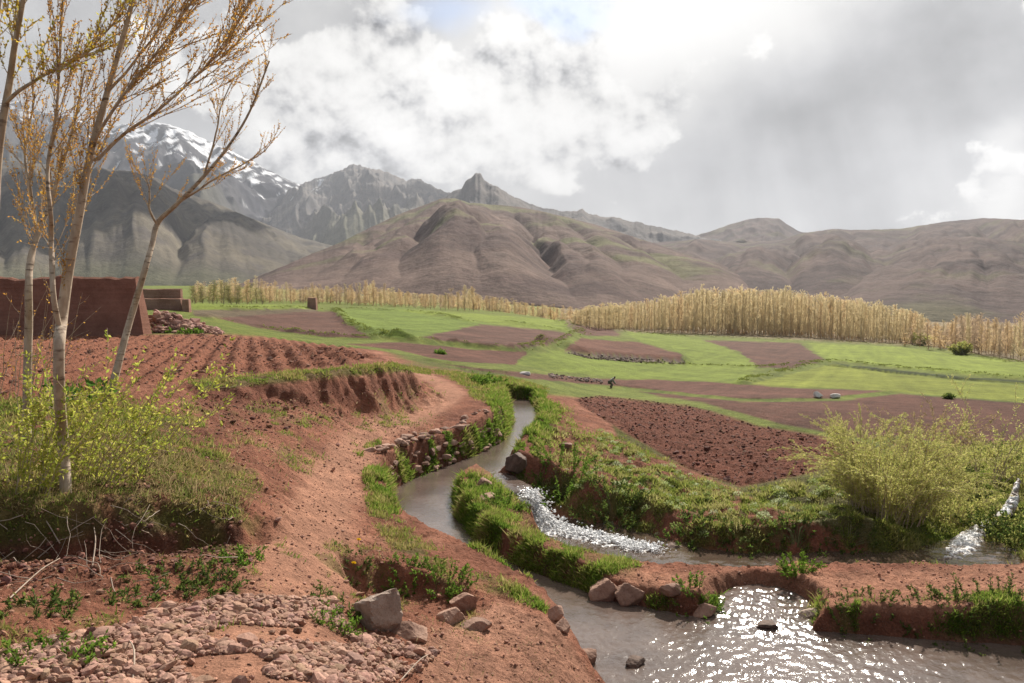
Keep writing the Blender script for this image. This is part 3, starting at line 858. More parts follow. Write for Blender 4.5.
def spray(name_seed, path, n, width, rise):
    """drops and clots of foam thrown up along a fall, part of that fall"""
    r = np.random.default_rng(name_seed); P = smooth_line(path, 8); q = r.random(n) ** .8 * (len(P) - 1); i = np.minimum(q.astype(int), len(P) - 2)
    c = P[i] + (P[i + 1] - P[i]) * (q - i)[:, None]
    c[:, :2] += r.normal(0, width * .26, (n, 2)); c[:, 2] += np.abs(r.normal(0, rise, n)) + .01
    s = r.gamma(2, .0045, n) + .004
    o = np.array([(1, 0, 0), (-1, 0, 0), (0, 1, 0), (0, -1, 0), (0, 0, .7), (0, 0, -.7)]); f = np.array([(0, 2, 4), (2, 1, 4), (1, 3, 4), (3, 0, 4), (2, 0, 5), (1, 2, 5), (3, 1, 5), (0, 3, 5)])
    V = c[:, None] + o[None] * (s[:, None, None] * r.uniform(.7, 1.6, (n, 1, 3)))
    return V.reshape(-1, 3), (f[None] + (np.arange(n) * 6)[:, None, None]).reshape(-1, 3)
V, Fc = spray(7, FALL[2:], 3200, .5, .02)
mesh_np("spray", V, [Fc], M_FOAM, np.ones((len(V), 3)), parent=wf)
ow = cascade("outlet_water", [at_z(492, 470, .004), at_z(505, 478, .003), at_z(519, 486, -.005), at_z(529, 491, -.05)], [.7, .6, .55, .5], [0, 0, .05, .35], .006)
ow.data.materials[0] = MATS["stream_water"]; tag(ow, kind='structure')

# ------------------------------------------------------------------ mountains
M_HILL = m_vcol("mountain_rock_and_turf", rough=.95, var=.24, scales=(.02, .11, .45), bump=((.05, .6, 6.0), (.22, .6, 2.0)), spec=.05)

def mountain(name, sky, dr, db, zb, colour, nc=420, nr=150, gully=.35, scale=300., prof=1.0, back=.35, seed=0, crag=0.0, warp=.6, fall=.3, gain=.52, fine=.10, fan=.0, pc=500., fw=.8, ft=.22, rnd=0.0, valleys=None):
    sky = np.asarray(sky, float)
    px = np.linspace(sky[0, 0], sky[-1, 0], nc)
    py = np.interp(px, sky[:, 0], sky[:, 1])
    py = py + crag * fbm(px * .09, px * 0, 5, gain=.62, seed=seed + 40)
    th = np.arctan((px - 512) / F)
    DR = np.interp(px, np.linspace(px[0], px[-1], len(dr)), dr) if np.ndim(dr) else np.full(nc, float(dr))
    DB = np.interp(px, np.linspace(px[0], px[-1], len(db)), db) if np.ndim(db) else np.full(nc, float(db))
    el = np.array([at_d(a, b, 1.0)[2] - CZ for a, b in zip(px, py)])     # height per metre of forward distance
    t = np.concatenate([np.linspace(0, 1, nr), np.linspace(1, 1 + back, nr // 4)[1:]])
    Tt, _ = np.meshgrid(t, px, indexing='ij')
    D = DB[None] + (DR - DB)[None] * Tt
    X = D * np.tan(th)[None]; Y = D
    zr = CZ + el * DR
    zb = LOW(DB * np.tan(th), DB) - 1.5 if DB.max() < 880 else np.full(nc, float(zb))
    zr = np.maximum(zr, zb + 1)
    Tf = np.clip(Tt, 0, 1)
    base = zb[None] + (zr - zb)[None] * np.where(Tt <= 1, Tf ** prof, 1 - ((Tt - 1) / back) ** 1.2 * .8)
    wx = fbm(X / scale * .6, Y / scale * .6, 3, seed=seed) * warp; wy = fbm(X / scale * .6, Y / scale * .6, 3, seed=seed + 5) * warp
    r1 = ridged(X / scale + wx, Y / scale * .55 + wy, 6, gain=gain, seed=seed + 9)
    FX = (px - pc)[None] / F * DR.mean() / scale * (1 + fan * (Tt - .5))
    rf = ridged(FX * 1.0 + wx * fw, Tt * (DR - DB).mean() / scale * ft + wy * fw * .6, 5, gain=gain, seed=seed + 11)
    if rnd:
        bl = sum(a * np.abs(perlin(FX * f + wx * fw, Tt * (DR - DB).mean() / scale * ft * f + wy * fw * .6, seed + 60 + i)) ** .8 for i, (a, f) in enumerate([(1.0, 1.0), (.40, 2.1), (.16, 4.3), (.09, 8.7)]))
        rf = rf * (1 - rnd) + rnd * (bl * .95)
    r1 = r1 * (1 - fall) + rf * fall
    if valleys:
        wob = 22 * fbm(X / 160, Y / 160, 3, seed=seed + 70)
        vv = np.zeros_like(X)
        for (pts, dep_, wid_) in valleys:
            c_ = np.interp(Tf, [0, .35, .8, 1], list(pts) + [pts[-1] + (pts[-1] - pts[-2]) * .2])
            dx = np.abs(px[None] + wob - c_) / (wid_ * (1.25 - .55 * Tf))
            vv = 1 - (1 - vv) * (1 - dep_ * np.clip(1 - dx / 1.25, 0, 1) ** 1.7)
        vv = vv * (1 - .8 * sstep(.62, 1.0, Tf))
        r1 = .34 * r1 + .72 * (1 - vv)
    r2 = fbm(X / scale * 5, Y / scale * 3.5, 4, seed=seed + 13)
    wgt = np.clip(Tt * 3.0, 0, 1) * np.where(Tt < 1, 1 - .75 * Tf ** 4, .25)
    H = base + (zr - zb)[None] * (gully * (r1 - .45) + gully * fine * r2) * wgt
    for it in range(6):
        e = ((H - CZ) / D); mx = e.max(0); k = e.argmax(0)
        dz = (el - mx) * D[k, np.arange(nc)]
        dz = np.where(el * DR > zb, dz, 0)
        H = H + dz[None] * np.clip(Tt, 0, 1.0) ** (1.6 if it < 4 else .8)
    H[0] = np.minimum(H[0], zb - 6)
    col = colour(X, Y, H, Tt, r1, r2, zr)
    o = mesh_np(name, np.stack([X.ravel(), Y.ravel(), H.ravel()], 1), [rows_faces(len(t), nc)[:, ::-1]], M_HILL, np.clip(col, .01, .9).reshape(-1, 3))
    return tag(o, kind='structure')

def mixc(a, b, f):
    return np.asarray(a) * (1 - f[..., None]) + np.asarray(b) * f[..., None]

def slope_of(X, Y, H):
    gy = np.gradient(H, axis=0) / (np.gradient(Y, axis=0) + 1e-6)
    gx = np.gradient(H, axis=1) / (np.gradient(X, axis=1) + 1e-6)
    return np.hypot(gx, gy)

def c_snow(X, Y, H, T, r1, r2, zr):
    n = fbm(X / 260, Y / 260, 4, seed=201); n2 = fbm(X / 70, Y / 160, 4, seed=203)
    c = mixc((.042, .043, .056), (.080, .077, .084), sstep(-.3, .4, n))
    c = mixc(c, (.12, .115, .085), sstep(.62, .25, T) * .7)
    s = sstep(.19, .30, n2 + (T - .86) * 1.15 + (.50 - r1) * .75)
    s = s * sstep(.50, .70, T) * (.75 + .25 * sstep(-3300, -2700, X))
    return mixc(c, (.78, .80, .84), s)
def c_grey(X, Y, H, T, r1, r2, zr):
    n = fbm(X / 200, Y / 200, 4, seed=211)
    c = mixc((.10, .094, .092), (.17, .15, .135), sstep(-.4, .4, n))
    c = mixc(c, (.15, .145, .085), sstep(.55, .2, T) * .7)
    return mixc(c, (.7, .72, .76), sstep(.25, .4, fbm(X / 60, Y / 120, 3, seed=213) + (T - .9) * 1.2) * (X < -1100) * .8)
def c_brown(X, Y, H, T, r1, r2, zr):
    n = fbm(X / 150, Y / 150, 5, seed=221); n2 = fbm(X / 40, Y / 40, 4, seed=223)
    c = mixc((.092, .062, .055), (.155, .109, .090), sstep(-.35, .35, n + .4 * n2))
    c = mixc(c, (.150, .150, .070), sstep(.05, .38, fbm(X / 210, Y / 120, 4, seed=225) + .35 * (T - .5)) * .75)
    st = np.sin(H / 4.2 + 1.5 * n) * .5 + .5
    return c * (1 - .06 * st[..., None])
def c_right(X, Y, H, T, r1, r2, zr):
    n = fbm(X / 130, Y / 130, 5, seed=231); n2 = fbm(X / 30, Y / 30, 4, seed=233)
    c = mixc((.080, .059, .055), (.130, .094, .082), sstep(-.35, .35, n + .4 * n2))
    c = mixc(c, (.125, .120, .065), sstep(.05, .4, fbm(X / 180, Y / 110, 4, seed=235)) * .6)
    return c * (1 - .06 * (np.sin(H / 5 + 2 * n) * .5 + .5)[..., None])
def c_green(X, Y, H, T, r1, r2, zr):
    n = fbm(X / 220, Y / 220, 5, seed=241); n2 = fbm(X / 40, Y / 70, 4, seed=243)
    c = mixc((.074, .066, .056), (.135, .117, .088), sstep(-.4, .4, n + .4 * n2))
    c = mixc(c, (.075, .066, .062), sstep(.05, .40, n2 + .5 * (r1 - .4)) * .75)
    return mixc(c, (.10, .105, .055), sstep(.10, .02, T) * .5)

mountain("mountain", [(-420, 60), (-250, 80), (-120, 95), (-60, 92), (0, 101), (13, 98), (30, 103), (50, 113), (80, 117), (110, 128), (130, 124), (150, 122), (167, 123), (180, 127), (197, 133), (215, 142), (233, 150), (262, 165), (285, 177), (300, 184), (330, 203), (360, 218), (420, 245), (470, 270)],
         5600, 2500, 20, c_snow, 520, 200, .42, 900., .95, seed=3, crag=2.5, fall=.6)
mountain("mountain", [(255, 215), (280, 196), (305, 183), (330, 175), (347, 167), (356, 164), (366, 169), (380, 170), (395, 175), (408, 180), (420, 179), (435, 186), (447, 193), (470, 205), (520, 225), (600, 260)],
         5000, 2600, 20, c_grey, 420, 150, .40, 500., .9, seed=23, crag=5.0, fall=.75)
mountain("mountain", [(560, 262), (640, 246), (690, 237), (710, 231), (730, 224), (748, 219), (762, 217.5), (778, 219), (785, 224), (797, 231), (830, 240), (900, 256)],
         3300, 1800, 10, c_right, 260, 100, .3, 420., 1.0, seed=43, crag=1.0)
mountain("mountain", [(390, 240), (420, 218), (440, 200), (447, 195), (455, 190), (462, 188), (466, 181), (471, 177), (476, 172.5), (481, 173), (484, 180), (490, 184), (498, 188), (507, 193), (520, 199), (530, 204), (545, 208), (560, 212), (576, 211), (582, 208), (588, 214), (620, 219), (650, 225), (680, 232), (720, 241), (770, 252)],
         3000, 1700, 10, c_grey, 420, 110, .35, 280., 1.0, seed=63, crag=3.0, fall=.6)
mountain("hill", [(-420, 190), (-200, 175), (0, 160), (100, 168), (140, 172), (160, 178), (175, 188), (220, 204), (260, 221), (300, 237), (335, 246), (380, 262), (420, 281)],
         [3000, 3100, 3000, 2700, 2300], [800, 850, 900, 1000, 1100], 14, c_green, 560, 220, .50, 430., .9, seed=83, crag=1.0, fall=.9, gain=.42, fine=.06, fan=.2, pc=100., fw=.5, ft=.12, rnd=.6)
mountain("hill", [(520, 280), (600, 262), (650, 243), (700, 239), (740, 243), (780, 240), (800, 233), (830, 229), (860, 230), (900, 228.5), (940, 222), (980, 218), (1024, 220), (1080, 224), (1150, 230), (1300, 235), (1500, 230)],
         2100, 700, -8, c_right, 560, 190, .44, 330., .9, seed=103, crag=1.0, fall=.9, gain=.40, fine=.06, fan=.3, pc=800., fw=.5, ft=.14, rnd=.85)
mountain("hill", [(190, 304), (230, 290), (250, 280), (280, 268), (310, 255), (340, 243), (370, 228), (400, 214), (425, 205), (440, 199), (455, 198), (470, 203), (500, 205), (520, 207), (545, 212), (570, 218), (600, 226), (640, 239), (680, 252), (720, 264), (745, 276), (765, 290), (800, 308)],
         1500, [640, 560, 520, 600], 2, c_brown, 620, 220, .44, 190., .85, seed=129, crag=.8, fall=.92, gain=.36, fine=.05, fan=.5, pc=520., fw=.55, ft=.16, rnd=.35, valleys=[((578, 540, 518), 1.0, 62), ((384, 415, 442), .75, 50), ((650, 604, 566), .55, 42), ((296, 345, 402), .5, 42), ((705, 664, 612), .6, 45), ((474, 481, 492), .45, 34), ((336, 372, 418), .4, 26), ((612, 572, 540), .3, 24)])
mountain("hill", [(760, 318), (800, 304), (830, 284), (860, 266), (900, 250), (940, 239), (970, 236), (1000, 240), (1024, 244), (1100, 255), (1250, 262), (1450, 290)],
         1250, 520, -10, c_right, 460, 170, .44, 210., .9, seed=143, crag=.8, fall=.88, gain=.40, fine=.07, fan=.4, pc=960., fw=.5, ft=.14, rnd=.85)

# fair-weather clouds above the frame, whose shade lies on the slopes
def cloud(x, y, z, sx, sy, sz, seed):
    m = MATS.get("cloud_white")
    if m is None:
        m, T, out = mat_new("cloud_white")
        b = T.new('ShaderNodeBsdfDiffuse'); b.inputs[0].default_value = (.9, .9, .92, 1)
        T.t.links.new(b.outputs[0], out.inputs[0])
    u, v = np.meshgrid(np.linspace(0, 2 * np.pi, 97), np.linspace(-np.pi / 2, np.pi / 2, 49))
    X, Y, Z = np.cos(v) * np.cos(u), np.cos(v) * np.sin(u), np.sin(v)
    k = 1 + .45 * fbm(X * 1.6 + 5 + Z, Y * 1.6 + Z * .7, 5, gain=.55, seed=seed) + .12 * ridged(X * 3 + Z, Y * 3 - Z, 3, seed=seed + 2)
    o = mesh_np("cloud", np.stack([x + X * k * sx, y + Y * k * sy, z + Z * k * sz * np.where(Z < 0, .4, 1)], -1).reshape(-1, 3), [rows_faces(49, 97)], m)
    tag(o, kind='structure')
def cloud_for(px, d, z0, sx, sy, seed, alt=2500.):
    a = at_d(px, 300, d); k = (alt - z0) / SUN_DIR.z
    cloud(a[0] + SUN_DIR.x * k, a[1] + SUN_DIR.y * k, alt, sx, sy, 260, seed)
cloud_for(25, 1700, 180, 470, 520, 401)
cloud_for(560, 4300, 300, 900, 600, 403, 3200.)

# ------------------------------------------------------------------ stones
import bmesh
def ico(sub):
    bm = bmesh.new(); bmesh.ops.create_icosphere(bm, subdivisions=sub, radius=1.0)
    V = np.array([v.co[:] for v in bm.verts]); Fc = np.array([[v.index for v in f.verts] for f in bm.faces]); bm.free()
    return V, Fc
ICO = {k: ico(k) for k in (1, 2, 3, 4, 5)}

def rock_shape(sub, seed, dims=(1, 1, .7), planes=11, rough=.09):
    r = np.random.default_rng(seed)
    V, Fc = ICO[sub]
    n = r.normal(size=(planes, 3)); n /= np.linalg.norm(n, axis=1)[:, None]
    dd = r.uniform(.46, .80, planes)
    ax = np.vstack([np.eye(3), -np.eye(3)]) + r.normal(0, .40, (6, 3)); ax /= np.linalg.norm(ax, axis=1)[:, None]
    n = np.vstack([n, ax]); dd = np.concatenate([dd, r.uniform(.50, .66, 6)])
    dot = V @ n.T
    rad = np.where(dot > .05, dd / np.maximum(dot, .05), 9).min(1)
    rad = np.minimum(rad, 1.05)
    W = V * rad[:, None] * 1.5
    if sub >= 3:
        W = W * (1 + rough * fbm(V[:, 0] * 2.3 + V[:, 2] * 1.7 + seed, V[:, 1] * 2.3 - V[:, 2] * 1.3, 4, seed=seed % 50))[:, None]
    return W * np.asarray(dims), Fc

M_ROCK = m_rock("weathered_stone", (.22, .120, .086), (.42, .265, .195), 5.0, .02)
M_ROCK_G = m_rock("grey_boulder_stone", (.22, .155, .12), (.44, .35, .29), 7.0, .03)
M_ROCK_D = m_rock("dark_wet_stone", (.085, .06, .05), (.20, .14, .11), 7.0, .02)
M_ROCK_W = m_rock("pale_stone", (.66, .60, .56), (.82, .78, .74), 9.0, .02)
M_STONES = m_vcol("loose_stones", rough=.9, var=.25, scales=(25.0, 90.0), bump=((60.0, .5, .01),), spec=.2)

def rock(label, px, py, wpx, asp=.7, depth=.9, mat=None, seed=1, sink=.25, rz=0.0, z=None, cat="rock", name="rock", planes=12):
    p = see(px, py) if z is None else at_z(px, py, z)
    w = wpx / F * p[1] * .5
    V, Fc = rock_shape(4 if wpx > 14 else 3, seed, (w, w * depth, w * asp), planes)
    V[:, 2] += w * asp * (1 - 2 * sink) * .9
    o = mesh_np(name, V, [Fc], mat or M_ROCK, smooth=False)
    o.location = p; o.rotation_euler = (0, 0, rz)
    return tag(o, label, cat)

rock("large grey boulder with a flat cracked face beside the trodden path", 378, 626, 47, .92, .85, M_ROCK_G, 23, .15, .9, cat="boulder", name="boulder", planes=7)
rock("broad flat reddish slab lying in front of the large grey boulder", 408, 636, 46, .42, .8, M_ROCK, 21, .45, .4)
rock("rounded brown stone standing highest at the end of the hollow", 463, 608, 26, .8, .8, M_ROCK, 31, .25, .2)
rock("small brown stone tucked under the rounded stone of the hollow", 452, 621, 24, .7, .8, M_ROCK, 32, .25, .9)
rock("half buried brown stone on the earth hump between hollow and stream", 478, 628, 26, .6, .8, M_ROCK, 33, .4, .5)
rock("upper of two brown stones on the near bank of the stream", 556, 619, 16, .8, .9, M_ROCK, 41, .2, .2)
rock("lower of two brown stones at the water on the near bank", 562, 631, 18, .8, .9, M_ROCK, 42, .3, .7)
rock("brown stone at the near waterline below the pair of bank stones", 588, 660, 18, .7, .9, M_ROCK, 43, .3, .3, z=.02)
rock("dark wet stone alone in the middle of the stream", 634, 664, 20, .55, .9, M_ROCK_D, 44, .35, .6, z=0.0)
rock("flat dark stone in the rippling shallows before the brown levee", 767, 627, 24, .42, .8, M_ROCK_D, 45, .35, .2, z=0.0)
rock("big dark rock on the far bank above the stream outlet", 517, 471, 24, .9, .9, M_ROCK_D, 51, .2, .4)
rock("pale brown slab on the grassy head of the levee", 503, 484, 28, .5, .7, M_ROCK, 52, .35, .15)
rock("small pinkish stone at the tip of the grassy levee", 484, 485, 14, .7, .8, M_ROCK, 53, .3, .15)
rock("long pale stone lying along the grassy levee crest", 487, 500, 26, .45, .5, M_ROCK, 54, .45, .7)
rock("pinkish rock with rounded top in the levee face nearest the waterfall pool", 606, 594, 34, .9, .9, M_ROCK, 55, .55, .1)
rock("second pinkish rock in the levee face, right of the rounded one", 629, 597, 27, .9, .9, M_ROCK, 56, .5, .1)
rock("flat pale ledge stone sticking out of the levee front", 672, 592, 24, .4, .8, M_ROCK, 58, .5, .1)
rock("brown rock at the corner where the levee meets the ripples", 706, 613, 20, .7, .9, M_ROCK, 59, .45, .2)
rock("grey stone at the foot of the levee right of the ripples", 812, 617, 20, .6, .9, M_ROCK_G, 60, .3, .3)
rock("low brown stone beside the foam of the lower channel", 676, 552, 22, .6, .9, M_ROCK_D, 61, .3, .3)
rock("brown rock between grass tufts under the right ploughed field", 566, 448, 14, .7, .9, M_ROCK, 62, .4, .3)
rock("white boulder lying on the brown strip beyond the stream", 526, 375, 10, .5, .8, M_ROCK_W, 63, .2, .2, cat="boulder")
rock("flat white boulder on the field edge, left one of the far pair", 817, 397, 8, .85, .8, M_ROCK_W, 64, .1, .2, cat="boulder")
rock("rounded white boulder on the field edge, right one of the far pair", 834, 398, 9, .6, .8, M_ROCK_W, 65, .1, .2, cat="boulder")

def stones_mesh(name, P, S, C, mat, sub=1, seeds=8, flat=.65, tilt=.5, sink=.2):
    """many separate little stones as one loose mass: positions P, sizes S, colours C"""
    n = len(P); r = np.random.default_rng(len(P))
    shapes = [rock_shape(sub, 300 + k, (1, r.uniform(.55, .95), flat * r.uniform(.6, 1.2)), 7)[0] for k in range(seeds)]
    Fc = ICO[sub][1]; nv = len(shapes[0])
    sh = np.array(shapes)[r.integers(0, seeds, n)]
    ang = r.uniform(0, 2 * np.pi, n); tx = r.normal(0, tilt, n)
    ca, sa, ct, st = np.cos(ang), np.sin(ang), np.cos(tx), np.sin(tx)
    x, y, z = sh[..., 0], sh[..., 1], sh[..., 2]
    y, z = y * ct[:, None] - z * st[:, None], y * st[:, None] + z * ct[:, None]
    x, y = x * ca[:, None] - y * sa[:, None], x * sa[:, None] + y * ca[:, None]
    W = np.stack([x, y, z], -1) * S[:, None, None]
    W[..., 2] += (S * flat * (1 - 2 * sink))[:, None]
    W += P[:, None, :]
    Fa = (Fc[None] + (np.arange(n) * nv)[:, None, None]).reshape(-1, 3)
    return mesh_np(name, W.reshape(-1, 3), [Fa], mat, np.repeat(C, nv, 0), smooth=False)

def scatter(n, poly, r0, r1, seed, extra=None):
    """points on the ground inside an outline drawn on the picture plane of the survey camera"""
    r = np.random.default_rng(seed); poly = np.asarray(poly, float)
    X = []; Y = []
    got = 0
    lo, hi = np.arctan((poly[:, 0].min() - 512) / F), np.arctan((poly[:, 0].max() - 512) / F)
    while got < n:
        th = r.uniform(lo, hi, n * 4); q = np.sqrt(r.uniform(r0 ** 2, r1 ** 2, n * 4))
        x = q * np.sin(th); y = q * np.cos(th); z = gz(x, y)
        u, v = project(x, y, z)
        k = inside(u, v, poly)
        if extra is not None: k &= extra(x, y)
        if k.sum() == 0: break
        X.append(x[k]); Y.append(y[k]); got += int(k.sum())
    x = np.concatenate(X)[:n]; y = np.concatenate(Y)[:n]
    return np.stack([x, y, gz(x, y)], 1)
def dry(x, y):
    return sdf(x, y, STREAMP) > .05

GRAV = [(-60, 700), (-60, 660), (60, 640), (120, 628), (170, 608), (230, 596), (335, 600), (350, 632), (400, 642), (440, 652), (420, 672), (370, 690), (300, 720), (-60, 760)]
def jitter_cols(base, n, seed, v=.3):
    r = np.random.default_rng(seed)
    return np.clip(np.asarray(base)[None] * (1 + r.normal(0, v, (n, 1))) + r.normal(0, .006, (n, 3)), .03, .7)
P = scatter(15000, GRAV, 2.6, 7.5, 5)
S = np.random.default_rng(3).gamma(2.0, .0050, len(P)) + .0045
dens = fbm(P[:, 0] * 1.3, P[:, 1] * 1.3, 2, seed=301) > -.22
P, S = P[dens], S[dens]
tag(stones_mesh("gravel", P, S, jitter_cols((.33, .195, .145), len(P), 4, .16), M_STONES, 2), kind='stuff')
P = np.vstack([scatter(4500, [(-100, 540), (260, 440), (420, 380), (470, 385), (380, 480), (400, 560), (520, 600), (620, 700), (-100, 760)], 2.6, 17, 6, dry),
               scatter(1800, [(590, 560), (1100, 540), (1100, 640), (800, 640), (590, 600)], 7, 12, 7, dry)])
S = np.random.default_rng(4).gamma(1.4, .0042, len(P)) + .004
tag(stones_mesh("pebbles", P, S, jitter_cols((.31, .165, .115), len(P), 5, .25), M_STONES, 1), kind='stuff')
P = np.vstack([scatter(4500, PLOUGH_R, 14, 42, 8), scatter(7000, PLOUGH_L, 12, 40, 9)])
S = np.random.default_rng(5).gamma(1.6, .011, len(P)) + .008
P[:, 2] += .0
cl = np.where((P[:, 0] > 1.0)[:, None], jitter_cols((.150, .068, .048), len(P), 6, .15), jitter_cols((.215, .104, .072), len(P), 7, .15))
tag(stones_mesh("soil_clods", P, S, cl, M_STONES, 1, sink=.3), kind='stuff')
# crumbs of the broken bank
P = np.vstack([scatter(900, [(190, 395), (300, 392), (420, 378), (430, 392), (330, 425), (220, 440)], 11, 20, 10), scatter(700, [(-60, 540), (240, 520), (260, 565), (-60, 590)], 4, 8, 11)])
S = np.random.default_rng(6).gamma(1.6, .006, len(P)) + .005
tag(stones_mesh("soil_crumbs", P, S, jitter_cols((.20, .095, .065), len(P), 8, .2), M_STONES, 1), kind='stuff')

# dry-stone lining of the bank between path and stream
def stone_wall():
    L = smooth_line([PZ(*p, 0.0) for p in [(396, 492), (402, 485), (420, 476), (450, 465), (480, 453), (502, 441)]], 8)
    T = np.gradient(L, axis=0); T /= np.linalg.norm(T, axis=1)[:, None]
    Nn = np.stack([-T[:, 1], T[:, 0]], 1)
    if (Nn[5] @ np.array((-1, .5))) < 0: Nn = -Nn
    r = np.random.default_rng(44)
    s = np.concatenate([[0], np.cumsum(np.linalg.norm(np.diff(L, axis=0), axis=1))])
    Vs = []; Fs = []; Cs = []; off = 0
    for row in range(6):
        q = r.uniform(0, .15)
        while q < s[-1]:
            w = r.uniform(.06, .19)
            if r.random() < (.85 if row > 3 else .34):
                c = np.array([np.interp(q, s, L[:, 0]), np.interp(q, s, L[:, 1])]); nn = np.array([np.interp(q, s, Nn[:, 0]), np.interp(q, s, Nn[:, 1])])
                c = c + nn * (.03 + .035 * row + r.uniform(-.03, .03))
                top = gz1(*(c + nn * .35))
                z = min(.05 + row * .115 + r.uniform(-.03, .03), top + .04) if row < 4 else top + r.uniform(-.09, .03)
                if row >= 4: c = c + nn * r.uniform(0, .3)
                V, Fc = rock_shape(2, int(r.integers(1000)), (w * .66, w * .5, w * r.uniform(.26, .42)), 7)
                a = r.uniform(0, 6.28)
                V = V @ np.array([[math.cos(a), math.sin(a), 0], [-math.sin(a), math.cos(a), 0], [0, 0, 1]]) + np.array((c[0], c[1], z))
                Vs.append(V); Fs.append(Fc + off); off += len(V)
                Cs.append(np.tile(np.array((.36, .225, .17)) * r.uniform(.6, 1.2), (len(V), 1)))
            q += w * r.uniform(.9, 1.5)
    o = mesh_np("dry_stone_wall", np.vstack(Vs), [np.vstack(Fs)], M_STONES, np.vstack(Cs), smooth=False)
    tag(o, "rough dry stone wall of brown stones lining the bank between path and stream", "stone wall")
stone_wall()

# stony edge of the terraced field beyond the stream
P = np.vstack([scatter(520, [(566, 353), (600, 355.5), (640, 358.5), (686, 361), (686, 364), (640, 363), (590, 359)], 60, 160, 13), scatter(160, [(548, 374), (600, 380), (604, 384), (550, 378)], 30, 80, 14)])
S = np.random.default_rng(8).gamma(2.0, .028, len(P)) + .03
tag(stones_mesh("field_edge_stones", P, S, jitter_cols((.24, .18, .15), len(P), 15, .3), M_STONES, 1), kind='stuff')

# ------------------------------------------------------------------ adobe walls
def m_adobe(name, c0, c1):
    m, T, out = mat_new(name)
    geo = T.new('ShaderNodeNewGeometry'); pos = geo.outputs['Position']
    n = T.noise(pos, 1.1, 6.0, .6); n2 = T.noise(pos, 9.0, 6.0, .65)
    sp = T.new('ShaderNodeSeparateXYZ'); T.put(sp.inputs[0], pos)
    lay = T.noise(T.xyz(T.m('MULTIPLY', sp.outputs[0], .15), T.m('MULTIPLY', sp.outputs[1], .15), T.m('MULTIPLY', sp.outputs[2], 4.0)), 1.5, 4, .6)
    f = T.ramp(T.m('ADD', T.m('MULTIPLY', n, .5), T.m('ADD', T.m('MULTIPLY', n2, .25), T.m('MULTIPLY', lay, .25))), .36, .64)
    b = T.new('ShaderNodeBsdfPrincipled'); T.put(b.inputs['Base Color'], T.mix(f, (*c0, 1), (*c1, 1))); b.inputs['Roughness'].default_value = .95
    b.inputs['Specular IOR Level'].default_value = .1
    bp = T.new('ShaderNodeBump'); bp.inputs['Strength'].default_value = .7; bp.inputs['Distance'].default_value = .05
    T.put(bp.inputs['Height'], T.m('ADD', n2, lay)); T.put(b.inputs['Normal'], bp.outputs[0])
    T.t.links.new(b.outputs[0], out.inputs[0])
    return m
M_ADOBE = m_adobe("red_adobe", (.185, .086, .060), (.285, .142, .100))
M_ADOBE_B = m_adobe("brown_mudbrick", (.22, .115, .082), (.36, .21, .155))

def earth_wall(name, p0, p1, z0, z1, thick, mat, batter=.25, end_batter=.3, uneven=.05, parent=None, seed=0):
    """rammed-earth wall between two ground points: sides lean in, top worn uneven"""
    p0 = np.array(p0[:2], float); p1 = np.array(p1[:2], float)
    L = np.linalg.norm(p1 - p0); d = (p1 - p0) / L; nn = np.array((-d[1], d[0]))
    ns = max(12, int(L / .18)); nh = 14
    prof = [(-1, k / nh) for k in range(nh + 1)] + [(-.35, 1.03), (.35, 1.03)] + [(1, 1 - k / nh) for k in range(nh + 1)]
    V = np.zeros((ns + 1, len(prof), 3))
    for i in range(ns + 1):
        s = i / ns * 2 - 1
        for j, (sd, hh) in enumerate(prof):
            h = min(hh, 1.0)
            half = thick * .5 * (1 - batter * h)
            al = s * (L * .5 - end_batter * h)
            c = (p0 + p1) * .5 + d * al + nn * sd * half
            zz = z0 + (z1 - z0) * hh
            if hh >= 1: zz += uneven * float(fbm(al * .7, seed, 3, seed=seed)) * 2 + uneven * .5 * float(perlin(al * 2.3, seed))
            V[i, j] = (c[0], c[1], zz)
    nz = fbm(V[..., 0] * .9 + V[..., 2] * .6, V[..., 1] * .9 + V[..., 2], 4, seed=seed + 3) * .05
    V[..., 0] += nn[0] * nz; V[..., 1] += nn[1] * nz
    nc = len(prof)
    f = [rows_faces(ns + 1, nc)]
    Vf = V.reshape(-1, 3)
    caps = [np.array([[k, k + 1, nc - 2 - k, nc - 1 - k]]) + b for b in (0, ns * nc) for k in range(nc // 2 - 1)]
    f += [np.vstack(caps)]
    return mesh_np(name, Vf, f, mat, parent=parent, smooth=False)

